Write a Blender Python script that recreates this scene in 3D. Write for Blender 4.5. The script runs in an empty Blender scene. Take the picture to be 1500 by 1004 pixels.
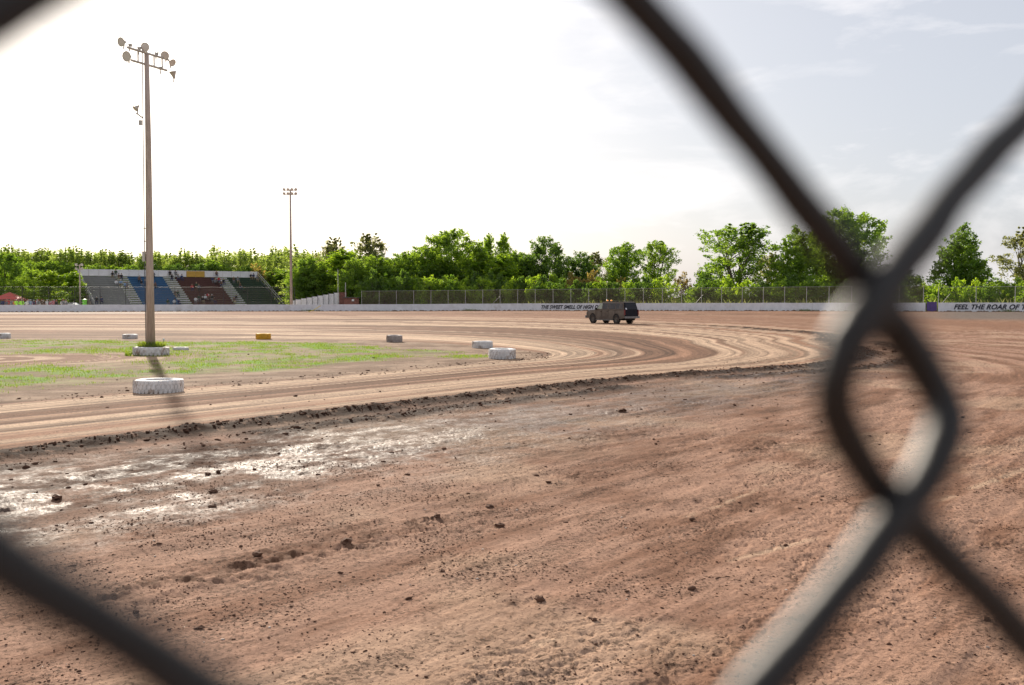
import bpy, bmesh, math, random
import numpy as np
from mathutils import Vector, Matrix
R = math.radians
rng = np.random.default_rng(7); random.seed(7)
C = bpy.context.scene.collection
S = bpy.context.scene

# ------------------------------------------------------------ camera, sky, sun
CAMZ = 2.5; F = 1458.3; PITCH = R(2.63)
cam = bpy.data.cameras.new('camera'); co = bpy.data.objects.new('camera', cam); C.objects.link(co)
co.location = (0, 0, CAMZ); co.rotation_euler = (math.pi/2 - PITCH, 0, 0)
cam.lens = 35; cam.sensor_width = 36; cam.clip_start = 0.005; cam.clip_end = 6000
cam.dof.use_dof = True; cam.dof.focus_distance = 24; cam.dof.aperture_fstop = 12.5
S.camera = co
SUN_EL = R(23.5); SUN_AZ = R(-21.4)          # azimuth from +Y towards +X
w = bpy.data.worlds.new('World'); S.world = w; w.use_nodes = True
nt = w.node_tree; nt.nodes.clear()
def N(t, typ, **k):
    n = t.nodes.new(typ)
    for a, b in k.items(): setattr(n, a, b)
    return n
out = N(nt, 'ShaderNodeOutputWorld'); bg = N(nt, 'ShaderNodeBackground')
sky = N(nt, 'ShaderNodeTexSky', sky_type='NISHITA', sun_disc=False, sun_elevation=SUN_EL, sun_rotation=SUN_AZ,
        air_density=1.0, dust_density=2.4, ozone_density=1.2, altitude=100)
tc = N(nt, 'ShaderNodeTexCoord'); mp = N(nt, 'ShaderNodeMapping'); mp.inputs['Scale'].default_value = (1.6, 1.6, 5.5)
mp.inputs['Rotation'].default_value = (0, R(-14), 0)
cn = N(nt, 'ShaderNodeTexNoise'); cn.inputs['Scale'].default_value = 2.3; cn.inputs['Detail'].default_value = 9
cn.inputs['Roughness'].default_value = .58; cn.inputs['Distortion'].default_value = .5
cr = N(nt, 'ShaderNodeMapRange'); cr.inputs[1].default_value = .50; cr.inputs[2].default_value = .76
cr.inputs[3].default_value = .0; cr.inputs[4].default_value = .75
veil = N(nt, 'ShaderNodeMixRGB'); veil.inputs[0].default_value = .55; veil.inputs[2].default_value = (8.6, 8.9, 9.9, 1)
clo = N(nt, 'ShaderNodeMixRGB'); clo.inputs[2].default_value = (14, 13.4, 13.2, 1)
nt.links.new(tc.outputs['Generated'], mp.inputs[0]); nt.links.new(mp.outputs[0], cn.inputs['Vector'])
nt.links.new(cn.outputs['Fac'], cr.inputs[0])
hs_ = N(nt, 'ShaderNodeHueSaturation'); hs_.inputs['Saturation'].default_value = .72; nt.links.new(sky.outputs[0], hs_.inputs['Color']); nt.links.new(hs_.outputs[0], veil.inputs[1]); nt.links.new(veil.outputs[0], clo.inputs[1]); nt.links.new(cr.outputs[0], clo.inputs[0])
nt.links.new(clo.outputs[0], bg.inputs[0]); bg.inputs[1].default_value = 0.05
nt.links.new(bg.outputs[0], out.inputs[0])
sl = bpy.data.lights.new('sun', 'SUN'); so = bpy.data.objects.new('sun', sl); C.objects.link(so)
sl.energy = 4.0; sl.angle = R(1.1); sl.color = (1, .90, .76)
sd = Vector((math.sin(SUN_AZ)*math.cos(SUN_EL), math.cos(SUN_AZ)*math.cos(SUN_EL), math.sin(SUN_EL)))
so.rotation_euler = sd.to_track_quat('Z', 'Y').to_euler(); so.location = (-30, 60, 60)
S.view_settings.view_transform = 'Standard'; S.view_settings.look = 'None'; S.view_settings.gamma = 1
S.view_settings.use_curve_mapping = False; S.view_settings.exposure = 0.92
S.render.engine = 'CYCLES'
S.cycles.use_denoising = True
S.cycles.max_bounces = 7; S.cycles.diffuse_bounces = 3; S.cycles.transparent_max_bounces = 12
S.cycles.sample_clamp_indirect = 6

def pg(px, py, z=0.0):
    """ground point seen at a pixel of the 1500-wide photograph"""
    v = Vector(((px-750)/F, -(py-502)/F, -1)); v.rotate(co.rotation_euler)
    t = (z-CAMZ)/v.z
    return Vector((v.x*t, v.y*t, z))
def pd(px, D):                    # plan position in the direction px at forward distance D
    return ((px-750)/F*D, D)

# ------------------------------------------------------------ helpers
def tag(o, label=None, cat=None, group=None, kind=None):
    if label: o['label'] = label
    if cat: o['category'] = cat
    if group: o['group'] = group
    if kind: o['kind'] = kind
    return o
def empty(name, loc, rz=0, **k):
    o = bpy.data.objects.new(name, None); C.objects.link(o); o.empty_display_size = .3
    o.location = loc; o.rotation_euler = (0, 0, rz); return tag(o, **k)
def link(name, me, parent=None, m=None):
    o = bpy.data.objects.new(name, me); C.objects.link(o)
    if parent: o.parent = parent
    if m is not None and not me.materials: me.materials.append(m)
    return o
def copy_tree(o, parent=None):
    c = o.copy(); C.objects.link(c)
    if parent: c.parent = parent
    for ch in list(o.children): copy_tree(ch, c)
    return c
class MB:
    def __init__(s): s.v = []; s.f = []
    def add(s, vs, fs):
        b = len(s.v); s.v += [tuple(v) for v in vs]; s.f += [tuple(i+b for i in f) for f in fs]; return s
    def box(s, c, d, M=None):
        x, y, z = c; a, b, e = d[0]/2, d[1]/2, d[2]/2
        vs = [Vector((i*a, j*b, k*e)) for i in (-1, 1) for j in (-1, 1) for k in (-1, 1)]
        if M is not None: vs = [M @ v for v in vs]
        vs = [v+Vector(c) for v in vs]
        return s.add(vs, [(0,1,3,2),(4,6,7,5),(0,4,5,1),(2,3,7,6),(0,2,6,4),(1,5,7,3)])
    def tube(s, p, q, r0, r1=None, n=8, cap=True):
        r1 = r0 if r1 is None else r1
        p, q = Vector(p), Vector(q); d = (q-p).normalized()
        a = d.orthogonal().normalized(); b = d.cross(a)
        vs = []
        for P, r in ((p, r0), (q, r1)):
            for i in range(n):
                t = 2*math.pi*i/n; vs.append(P+a*math.cos(t)*r+b*math.sin(t)*r)
        fs = [(i, (i+1) % n, n+(i+1) % n, n+i) for i in range(n)]
        if cap: fs += [tuple(range(n-1, -1, -1)), tuple(range(n, 2*n))]
        return s.add(vs, fs)
    def path(s, pts, rad, n=8):
        pts = [Vector(p) for p in pts]; vs = []; a = None
        for i, p in enumerate(pts):
            d = (pts[min(i+1, len(pts)-1)]-pts[max(i-1, 0)]).normalized()
            if a is None: a = d.orthogonal().normalized()
            a = (a-d*a.dot(d)).normalized(); b = d.cross(a)
            r = rad[i] if hasattr(rad, '__len__') else rad
            for k in range(n):
                t = 2*math.pi*k/n; vs.append(p+a*math.cos(t)*r+b*math.sin(t)*r)
        m = len(pts)
        fs = [(i*n+k, i*n+(k+1) % n, (i+1)*n+(k+1) % n, (i+1)*n+k) for i in range(m-1) for k in range(n)]
        fs += [tuple(range(n-1, -1, -1)), tuple(range((m-1)*n, m*n))]
        return s.add(vs, fs)
    def lathe(s, prof, c=(0,0,0), n=24, M=None, closed=False):
        vs = []
        for (r, z) in prof:
            for k in range(n):
                t = 2*math.pi*k/n; v = Vector((r*math.cos(t), r*math.sin(t), z))
                if M is not None: v = M @ v
                vs.append(v+Vector(c))
        m = len(prof); fs = []
        for i in range(m if closed else m-1):
            j = (i+1) % m
            fs += [(i*n+k, i*n+(k+1) % n, j*n+(k+1) % n, j*n+k) for k in range(n)]
        return s.add(vs, fs)
    def mesh(s, name, m=None, smooth=False):
        me = bpy.data.meshes.new(name); me.from_pydata(s.v, [], s.f); me.validate()
        if m is not None: me.materials.append(m)
        if smooth: me.shade_smooth()
        return me
    def build(s, name, m=None, parent=None, smooth=False):
        return link(name, s.mesh(name, m, smooth), parent)

def mat(name, col, rough=.8, var=.18, scale=6, bump=0, bscale=None, metal=0, spec=.5, col2=None, patch=.5, emis=None, objvar=0, stretch=None):
    m = bpy.data.materials.new(name); m.use_nodes = True; t = m.node_tree
    b = t.nodes['Principled BSDF']; b.inputs['Roughness'].default_value = rough; b.inputs['Metallic'].default_value = metal
    b.inputs['Specular IOR Level'].default_value = spec
    c = N(t, 'ShaderNodeTexCoord'); src = c.outputs['Object']
    if stretch:
        mpp = N(t, 'ShaderNodeMapping'); mpp.inputs['Scale'].default_value = stretch
        t.links.new(src, mpp.inputs[0]); src = mpp.outputs[0]
    n = N(t, 'ShaderNodeTexNoise'); n.inputs['Scale'].default_value = scale; n.inputs['Detail'].default_value = 8; n.inputs['Roughness'].default_value = .65
    t.links.new(src, n.inputs['Vector'])
    r = N(t, 'ShaderNodeMapRange'); r.inputs[1].default_value = .32; r.inputs[2].default_value = .68
    r.inputs[3].default_value = 1-var; r.inputs[4].default_value = 1+var*.6
    t.links.new(n.outputs['Fac'], r.inputs[0])
    mx = N(t, 'ShaderNodeMixRGB', blend_type='MULTIPLY'); mx.inputs[0].default_value = 1
    mx.inputs[1].default_value = (*col, 1); t.links.new(r.outputs[0], mx.inputs[2]); o = mx.outputs[0]
    if col2:
        n2 = N(t, 'ShaderNodeTexNoise'); n2.inputs['Scale'].default_value = scale*.35; n2.inputs['Detail'].default_value = 6; n2.inputs['Roughness'].default_value = .7
        t.links.new(src, n2.inputs['Vector'])
        r2 = N(t, 'ShaderNodeMapRange'); r2.inputs[1].default_value = patch; r2.inputs[2].default_value = patch+.12
        t.links.new(n2.outputs['Fac'], r2.inputs[0])
        m2 = N(t, 'ShaderNodeMixRGB'); m2.inputs[2].default_value = (*col2, 1)
        t.links.new(r2.outputs[0], m2.inputs[0]); t.links.new(o, m2.inputs[1]); o = m2.outputs[0]
    t.links.new(o, b.inputs['Base Color'])
    if bump:
        nb = N(t, 'ShaderNodeTexNoise'); nb.inputs['Scale'].default_value = bscale or scale*3; nb.inputs['Detail'].default_value = 6
        t.links.new(src, nb.inputs['Vector'])
        bp = N(t, 'ShaderNodeBump'); bp.inputs['Strength'].default_value = 1; bp.inputs['Distance'].default_value = bump
        t.links.new(nb.outputs['Fac'], bp.inputs['Height']); t.links.new(bp.outputs[0], b.inputs['Normal'])
    if emis:
        b.inputs['Emission Color'].default_value = (*emis[0], 1); b.inputs['Emission Strength'].default_value = emis[1]
    return m

def leafmat(name, dark, light, trans=.45):
    m = bpy.data.materials.new(name); m.use_nodes = True; t = m.node_tree; t.nodes.clear()
    o = N(t, 'ShaderNodeOutputMaterial'); at = N(t, 'ShaderNodeAttribute', attribute_name='rnd'); oi = N(t, 'ShaderNodeObjectInfo')
    ad = N(t, 'ShaderNodeMath', operation='MULTIPLY_ADD'); ad.inputs[1].default_value = .72
    sc_ = N(t, 'ShaderNodeMath', operation='MULTIPLY'); sc_.inputs[1].default_value = .3
    t.links.new(oi.outputs['Random'], sc_.inputs[0]); t.links.new(at.outputs['Fac'], ad.inputs[0]); t.links.new(sc_.outputs[0], ad.inputs[2])
    mx = N(t, 'ShaderNodeMixRGB'); mx.inputs[1].default_value = (*dark, 1); mx.inputs[2].default_value = (*light, 1)
    t.links.new(ad.outputs[0], mx.inputs[0])
    d = N(t, 'ShaderNodeBsdfDiffuse'); tr = N(t, 'ShaderNodeBsdfTranslucent'); g = N(t, 'ShaderNodeBsdfGlossy'); g.inputs['Roughness'].default_value = .45
    g.inputs['Color'].default_value = (.5, .5, .5, 1)
    hs = N(t, 'ShaderNodeHueSaturation'); hs.inputs['Hue'].default_value = .485; hs.inputs['Saturation'].default_value = 1.12; hs.inputs['Value'].default_value = 2.7
    t.links.new(mx.outputs[0], d.inputs[0]); t.links.new(mx.outputs[0], hs.inputs['Color']); t.links.new(hs.outputs[0], tr.inputs[0])
    m1 = N(t, 'ShaderNodeMixShader'); m1.inputs[0].default_value = min(.62, trans+.1)
    m2 = N(t, 'ShaderNodeMixShader'); m2.inputs[0].default_value = .05
    t.links.new(d.outputs[0], m1.inputs[1]); t.links.new(tr.outputs[0], m1.inputs[2])
    t.links.new(m1.outputs[0], m2.inputs[1]); t.links.new(g.outputs[0], m2.inputs[2]); t.links.new(m2.outputs[0], o.inputs[0])
    return m

# ---- numpy noise
def _h(ix, iy, seed):
    n = (ix.astype(np.int64)*374761393 + iy.astype(np.int64)*668265263 + seed*1274126177) & 0xffffffff
    n = ((n ^ (n >> 13))*1274126177) & 0xffffffff
    return ((n ^ (n >> 16)) & 0xffff)/65535.0
def vn(x, y, seed=0):
    ix = np.floor(x); iy = np.floor(y); fx = x-ix; fy = y-iy
    fx = fx*fx*fx*(fx*(fx*6-15)+10); fy = fy*fy*fy*(fy*(fy*6-15)+10)
    a = _h(ix, iy, seed); b = _h(ix+1, iy, seed); c = _h(ix, iy+1, seed); d = _h(ix+1, iy+1, seed)
    return (a*(1-fx)+b*fx)*(1-fy)+(c*(1-fx)+d*fx)*fy
def fbm(x, y, o=4, seed=0, g=.5):
    s = 0; a = 1; t = 0
    for i in range(o):
        s = s+a*vn(x*2**i+i*17.3, y*2**i-i*9.1, seed+i); t += a; a *= g
    return s/t
def ss(a, b, x):
    t = np.clip((x-a)/(b-a), 0, 1); return t*t*(3-2*t)

# ------------------------------------------------------------ layout of the oval
INNER = [(-60,-38),(-32,-2),(-21,12.2),(-12.1,23.5),(-6,31.3),(-2.2,36.4),(0.1,39.8),(1.0,42.2),(0.9,45),(-0.6,48.6),(-3.4,53),(-8,56.6),(-15,58.8),(-30,60.5),(-70,61.5),(-110,50),(-120,10)]
WN =    [8,8,8,8,8,8.6,10.5,13,16,21,30,44,54,60,62,62,62]
def catmull(P, n=10):
    P = np.array(P, float); o = []
    m = len(P)
    for i in range(m-1):
        p0 = P[max(i-1,0)]; p1 = P[i]; p2 = P[i+1]; p3 = P[min(i+2,m-1)]
        for k in range(n):
            t = k/n; o.append(.5*((2*p1)+(-p0+p2)*t+(2*p0-5*p1+4*p2-p3)*t*t+(-p0+3*p1-3*p2+p3)*t**3))
    o.append(P[-1]); return np.array(o)
IC = catmull([(*p, w_) for p, w_ in zip(INNER, WN)], 8)
IC[:, 2] = np.convolve(np.pad(IC[:, 2], 10, mode='edge'), np.hanning(23)[1:-1]/np.hanning(23)[1:-1].sum(), mode='valid')
seg = np.hypot(np.diff(IC[:,0]), np.diff(IC[:,1])); ARC = np.concatenate([[0], np.cumsum(seg)])
def st(x, y):
    """s: signed distance outside the infield kerb over the width of the racing line; t: length along it; d: metres"""
    x = np.asarray(x, float).ravel(); y = np.asarray(y, float).ravel()
    best = np.full(x.shape, 1e18); T = np.zeros_like(x); W = np.ones_like(x); sg = np.ones_like(x)
    for i in range(len(IC)-1):
        ax, ay, aw = IC[i]; bx, by, bw = IC[i+1]; dx, dy = bx-ax, by-ay; L2 = dx*dx+dy*dy
        u = np.clip(((x-ax)*dx+(y-ay)*dy)/L2, 0, 1)
        qx = x-ax-u*dx; qy = y-ay-u*dy; d2 = qx*qx+qy*qy
        m = d2 < best
        best = np.where(m, d2, best); T = np.where(m, ARC[i]+u*math.sqrt(L2), T); W = np.where(m, aw+u*(bw-aw), W)
        sg = np.where(m, np.sign((x-ax)*dy-(y-ay)*dx), sg)   # outside is to the right of travel
    d = np.sqrt(best)*sg
    return d/W, T, d
WPX = np.array([-1500,-700,-100,0,250,500,800,1000,1200,1370,1500,1700,2000,2600,3600], float)
WD = np.array([70,125,160,162,168,170,160,149,139,131,125,113,92,62,38], float)
WZ = np.array([0,0,.03,.03,.04,.06,.30,.42,.52,.58,.62,.6,.5,.4,.3], float)
def cub(xs, ys, x):
    m = np.gradient(ys, xs); x = np.asarray(x, float); i = np.clip(np.searchsorted(xs, x)-1, 0, len(xs)-2)
    h = xs[i+1]-xs[i]; t = np.clip((x-xs[i])/h, 0, 1)
    return ys[i]*(2*t**3-3*t*t+1)+h*m[i]*(t**3-2*t*t+t)+ys[i+1]*(-2*t**3+3*t*t)+h*m[i+1]*(t**3-t*t)
def wall_at(px):
    D = float(cub(WPX, WD, px)); z = float(cub(WPX, WZ, px)); return Vector(((px-750)/F*D, D, z))

def height(x, y, s, t, d):
    """ground relief in metres"""
    x = np.asarray(x); y = np.asarray(y)
    ppx = np.where(y > 1, x/np.maximum(y, 1)*F+750, np.where(x > 0, 3600, -1500)); ppx = np.clip(ppx, -1500, 3600)
    Dw = cub(WPX, WD, ppx); Zw = cub(WPX, WZ, ppx)
    z = Zw*ss(.55, 1.0, y/Dw)
    near = np.clip(1.3-y/60, 0, 1)
    on = ss(-.05, .1, s)
    beyond = ss(.96, 1.02, s)*(1-ss(1.5, 1.8, s)*0)
    bermw = .034/np.maximum(1, (d/np.maximum(s, .01))/8)+.018
    wob = (fbm(t*.35, t*0, 3, 5)-.5)*.045+(fbm(t*1.6, t*0, 3, 51)-.5)*.03
    lump = fbm(t*2.2, d*2.5, 4, 11)
    fade = 1-ss(60, 76, t-ARC_B)
    z = z+fade*np.exp(-((s-1.0-wob)/bermw)**2)*(.04+.13*lump)
    z = z+fade*np.exp(-((s-1.16-wob)/(bermw*.8))**2)*(.10*lump)*ss(.35, .6, fbm(t*.25, d*.1, 2, 12))
    apron = np.where(d > 0, ss(.98, 1.1, s), 0)*near
    gx = fbm(x*1.1, y*1.1, 3, 21); cr_ = fbm(x*9, y*9, 4, 22); along = fbm(t*.5, d*3.2, 4, 23)
    rough = ss(.42, .62, fbm(t*.35, d*.9, 3, 24))
    flake = np.abs(fbm(t*3+cr_*1.0, d*7+cr_*1.6, 3, 25)-.5)*2
    z = z+apron*((gx-.5)*.03+(along-.5)*.055+(cr_-.5)*(.006+.014*rough)-rough*.016*np.exp(-(flake/.10)**2)+.004*ss(.62, .8, fbm(x*16, y*16, 2, 27)))
    z = z+crust(x, y)*(fbm(x*8, y*10, 4, 93, .65)-.42)*.11*(d > 0)*near
    gr = fbm(t*.03, d*1.6, 2, 31)
    z = z+on*(1-apron)*ss(0, .1, 1-s)*(gr-.5)*.06*np.clip(1.6-y/50, 0.15, 1)
    inf = 1-on
    z = z+inf*((fbm(x*.25, y*.25, 3, 41)-.5)*.16+(fbm(x*3, y*3, 3, 42)-.5)*.03)*np.clip(-d/3, 0, 1)
    return z
_i = int(np.argmin(np.hypot(IC[:,0]+2.2, IC[:,1]-36.4))); ARC_B = ARC[_i]-46
CR = [(400,815,.55),(350,838,.45),(505,800,.28),(560,790,.25),(640,765,.40),(735,745,.38),(290,850,.35),(790,880,.16),(1115,655,.5),(930,905,.2),(200,860,.3),(1290,745,.4),(1440,800,.3),(110,700,.5),(430,660,.6),(870,640,.6),(1010,735,.3),(960,940,.14),(500,770,.3),(840,700,.5),(1190,905,.2)]
CRW = [(pg(a, b).x, pg(a, b).y, q) for a, b, q in CR]
def crust(x, y):
    o = np.zeros_like(x); nx = x+(fbm(x*2, y*2, 3, 95)-.5)*.8; ny = y+(fbm(x*2, y*2, 3, 96)-.5)*.8; c_, s_2 = .80, .6
    for (a, b, q) in CRW:
        u = (nx-a)*c_+(ny-b)*s_2; v = -(nx-a)*s_2+(ny-b)*c_; o = np.maximum(o, np.exp(-((u/(q*1.5))**2+(v/(q*.6))**2)))
    return o
def gz(x, y):
    s, t, d = st([x], [y]); return float(height(np.array([x]), np.array([y]), s, t, d)[0])

# ------------------------------------------------------------ ground sheet (polar grid around the stand)
def build_ground():
    hv = 31.0
    ang = np.concatenate([np.linspace(-180, -60, 25)[:-1], np.linspace(-60, -hv, 30)[:-1],
                          np.degrees(np.arctan(np.linspace(math.tan(R(-hv)), math.tan(R(hv)), 1020))), np.linspace(hv, 60, 30)[1:], np.linspace(60, 180, 25)[1:]])
    py = np.concatenate([np.array([9000, 5000, 3000, 2200, 1700, 1400, 1250]), np.arange(1150, 700, -1.5), np.arange(700, 470, -.8), np.arange(470, 449, -.5), np.array([448, 446.5, 445, 443, 441, 439, 437.5, 436.5])])
    dist = CAMZ*F/(py-435.0)
    A, Dd = np.meshgrid(np.radians(ang), dist)
    # forward distance rows in view, plain radius beside it
    k = np.where(np.abs(A) < R(60), 1/np.maximum(np.cos(A), .5), 2.0)
    X = np.sin(A)*Dd*k; Y = np.cos(A)*Dd*k
    sh = X.shape; x = X.ravel(); y = Y.ravel()
    s, t, d = st(x, y); z = height(x, y, s, t, d)
    far = np.hypot(x, y)
    # ---- base colours (dry clay, damp clay, grass, soil)
    def col(*c): return np.array(c)[None, :]
    def mix(a, b, f): return a*(1-f[:, None])+b*f[:, None]
    dry = col(.53, .37, .255); mid = col(.29, .160, .100); red = col(.255, .135, .086); dark = col(.13, .068, .042); blk = col(.034, .015, .008)  # dry clay raised in albedo to carry the backlit sheen of the grooves
    g1 = fbm(t*.018, s*19, 2, 61); g2 = fbm(t*.03, s*32, 2, 62); g3 = fbm(t*.03+5, s*7, 2, 63)
    gg = .5*g1+.32*g2+.35*g3
    c = mix(np.repeat(dry, len(x), 0), np.repeat(mid, len(x), 0), ss(.53, .68, gg))
    c = mix(c, np.repeat(dark, len(x), 0)*1.3, ss(.54, .62, fbm(t*.020, s*22+2, 2, 64))*.78)
    c = mix(c, np.repeat(red, len(x), 0), ss(.95, 1.3, s)*.6+ss(.45, .95, s)*.22)
    # turn: more red to the outside
    ap = ss(.93, 1.02, s)*(d > 0)*(t < ARC_B+62)
    n1 = fbm(x*.35, y*.35, 4, 71); n2 = fbm(t*.45, d*1.6, 5, 72, .6); n3 = fbm(x*14, y*14, 3, 73); n4 = fbm(t*1.1, d*5, 4, 74, .6)
    a = mix(np.repeat(col(.345, .205, .142), len(x), 0), np.repeat(red, len(x), 0)*.92, ss(.40, .66, n2))
    a = mix(a, np.repeat(dark, len(x), 0), ss(.55, .78, .5*n2+.5*n4)*.7)
    a = mix(a, np.repeat(dry, len(x), 0)*.9, ss(.56, .72, n1)*.45)
    nn_ = ss(.70, .80, fbm(x*22, y*22, 2, 75)); a = mix(a, np.repeat(dark, len(x), 0), nn_*.5)
    # damp band below the berm, widest to the left
    wet = ap*np.exp(-((d-8-1.9)/(2.1+.0*d))**2)*1.15+ap*ss(15.5, 10, d)*ss(3.5, -2.5, x-.55*(y-10))*.75
    side = ss(4.5, -3.0, x-.62*(y-12)); wet = ap*(np.exp(-((d-12.0)/2.7)**2)*(.22+.62*side))
    wet = wet*(.25+1.4*ss(.30, .76, .6*fbm(t*.8, d*1.6, 5, 76, .65)+.4*fbm(x*5, y*5, 3, 77)))
    wet = np.clip(wet*ss(8.3, 9.2, d), 0, 1)
    damp = ap*np.exp(-((d-11.0)/3.3)**2)*(.25+.75*side)*ss(.25, .55, fbm(t*.3, d*1.1, 4, 99)); a = mix(a, a*.50, np.clip(damp*.85+.5*wet, 0, 1))
    a = mix(a, np.repeat(dark, len(x), 0)*.9, np.clip(crust(x, y)*ss(.42, .60, fbm(x*7, y*10, 4, 93, .65))*.85, 0, 1))
    for (p1, p2, wd) in (((1060,822),(1205,788),.05),((1365,738),(1520,680),.07),((650,978),(840,926),.045),((1150,700),(1000,760),.05)):
        q1, q2 = pg(*p1), pg(*p2); vx, vy = q2.x-q1.x, q2.y-q1.y; L2 = vx*vx+vy*vy; u_ = np.clip(((x-q1.x)*vx+(y-q1.y)*vy)/L2, 0, 1)
        dd_ = np.hypot(x-q1.x-u_*vx, y-q1.y-u_*vy); e_ = np.sin(np.pi*np.clip(u_, 0, 1))**.5
        a = mix(a, np.repeat(dry, len(x), 0)*1.05, np.exp(-(dd_/wd)**2)*.75*e_*ss(.25, .55, fbm(x*4, y*4, 3, 94)))
    c = mix(c, a, ap)
    fade = 1-ss(60, 76, t-ARC_B)
    wob = (fbm(t*.35, t*0, 3, 5)-.5)*.045+(fbm(t*1.6, t*0, 3, 51)-.5)*.03
    bw = .034/np.maximum(1, (d/np.maximum(s, .01))/8)+.018
    bm = np.clip(fade*(np.exp(-((s-1.0-wob)/(bw*1.25))**2)+.8*np.exp(-((s-1.16-wob)/(bw*1.1))**2)*ss(.35, .6, fbm(t*.25, d*.1, 2, 12))), 0, 1)*ss(.2, .5, n4+.15)
    c = mix(c, np.repeat(blk, len(x), 0), np.clip(bm*1.7*ss(.25, .45, fbm(x*5, y*5, 3, 98)+.08), 0, 1)*.97)  # berm soil near black: shade among its crumbs is put into the colour
    # inner edge of the track: dark crumbs
    ed = np.exp(-((d+.1-(fbm(t*.3, t*0, 2, 97)-.5)*.6)/.38)**2)*ss(.30, .52, fbm(t*.3, d*3, 3, 77)); c = mix(c, np.repeat(dark, len(x), 0)*.8, ed*.85)
    inf = ss(.3, -.5, d+.8*(fbm(x*.8, y*.8, 3, 78)-.5))
    soil = mix(np.repeat(col(.31, .215, .150), len(x), 0), np.repeat(col(.20, .125, .082), len(x), 0), ss(.4, .65, fbm(x*.6, y*1.1, 4, 79)))
    c = mix(c, soil, inf)
    grass = ss(2.4, 4.2, -d+3.4*(fbm(x*.35, y*.35, 4, 80)-.5)-.8*ss(-10, -5, x))
    # bare kart loop at the left of the infield
    bare = np.exp(-(((x+20.5)/7.0)**2+((y-40)/4.3)**2)**3)
    patch = ss(.38, .56, fbm(x*.9, y*.6, 4, 82))
    grass2 = np.clip(grass*(1-bare)*(.30+.70*patch)+ss(1.1, .6, np.hypot((x+1.9)/1.3, (y-41.8)/1.6)), 0, 1)
    fbn = fbm(x*1.4, y*1.4, 4, 83)
    gcol = mix(np.repeat(col(.17, .185, .045), len(x), 0), np.repeat(col(.15, .29, .030), len(x), 0), ss(.36, .55, fbn))
    gcol = mix(gcol, np.repeat(col(.21, .165, .075), len(x), 0), ss(.53, .68, fbm(x*.5, y*.9, 3, 84)))
    c = mix(c, gcol, grass2)
    kl = fbm(np.hypot((x+23)/1.7, y-40)*3, x*.1, 3, 85); c = mix(c, mix(np.repeat(dry, len(x), 0)*.9, np.repeat(dark, len(x), 0)*1.6, ss(.45, .65, kl)), bare*inf)
    # behind the wall and around
    ppx = np.clip(np.where(y > 1, x/np.maximum(y, 1)*F+750, np.where(x > 0, 3600, -1500)), -1500, 3600)
    Dw = cub(WPX, WD, ppx); out_ = (y > Dw+.15)
    greyband = ss(1300, 1420, ppx)*ss(.72, .80, y/Dw)*(1-out_); c = mix(c, np.repeat(col(.15, .13, .115), len(x), 0), greyband*.85)
    conc = ss(330, 240, ppx)*ss(.865, .875, y/Dw)*(1-ss(.985, .99, y/Dw)); c = mix(c, np.repeat(col(.52, .42, .34), len(x), 0), conc*.75)
    lg = np.exp(-((y/Dw-.845-.02*(fbm(ppx*.006, y*0, 3, 88)-.5))/.022)**2)*ss(.3, .5, fbm(ppx*.02, y*.03, 3, 89))*(ppx < 1250)
    c = mix(c, np.repeat(dark, len(x), 0)*1.1, lg*.7)
    lg2 = np.exp(-((y/Dw-.975)/.02)**2)*ss(240, 420, ppx)*ss(.35, .5, fbm(ppx*.02, y*.03, 3, 90)); c = mix(c, np.repeat(dark, len(x), 0)*1.4, lg2*.8*(1-out_))
    field = mix(np.repeat(col(.07, .10, .025), len(x), 0), np.repeat(col(.20, .16, .08), len(x), 0), ss(.4, .65, fbm(x*.08, y*.08, 4, 86)))
    c = np.where(out_[:, None], field, c)
    c = c*(.9+.2*fbm(x*5, y*5, 3, 87))[:, None]
    wetv = np.clip(wet, 0, 1)*(1-inf)
    idx = np.arange(sh[0]*sh[1]).reshape(sh)
    quads = np.stack([idx[:-1, :-1], idx[1:, :-1], idx[1:, 1:], idx[:-1, 1:]], -1).reshape(-1, 4)
    # rows go from near to far, columns left to right -> up-facing order
    quads = quads[:, ::-1]
    m_in = inf[quads].mean(1) > .5; m_out = out_[quads].mean(1) > .5
    m_in &= ~m_out
    def sub(name, mask, material, kind):
        q = quads[mask]; u, inv = np.unique(q, return_inverse=True)
        me = bpy.data.meshes.new(name); me.vertices.add(len(u)); me.loops.add(q.size); me.polygons.add(len(q))
        me.vertices.foreach_set('co', np.stack([x[u], y[u], z[u]], 1).astype(np.float32).ravel())
        me.loops.foreach_set('vertex_index', inv.reshape(-1).astype(np.int32))
        me.polygons.foreach_set('loop_start', np.arange(0, q.size, 4, dtype=np.int32)); me.polygons.foreach_set('loop_total', np.full(len(q), 4, np.int32))
        me.update(); me.validate()
        ca = me.attributes.new('clay', 'FLOAT_COLOR', 'POINT'); ca.data.foreach_set('color', np.concatenate([c[u], np.ones((len(u), 1))], 1).astype(np.float32).ravel())
        for nm, arr in (('wet', wetv), ('tt', t), ('dd', d), ('sv', np.where(inf > .5, 40, np.clip(s, 0, 1.6)))):
            wa = me.attributes.new(nm, 'FLOAT', 'POINT'); wa.data.foreach_set('value', arr[u].astype(np.float32))
        me.shade_smooth(); me.materials.append(material)
        o = link(name, me); tag(o, kind=kind); return o
    m = bpy.data.materials.new('clay'); m.use_nodes = True; T = m.node_tree; b = T.nodes['Principled BSDF']
    ca = N(T, 'ShaderNodeAttribute', attribute_name='clay'); wa = N(T, 'ShaderNodeAttribute', attribute_name='wet')
    ta = N(T, 'ShaderNodeAttribute', attribute_name='tt'); da = N(T, 'ShaderNodeAttribute', attribute_name='dd')
    tcn = N(T, 'ShaderNodeTexCoord')
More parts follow.
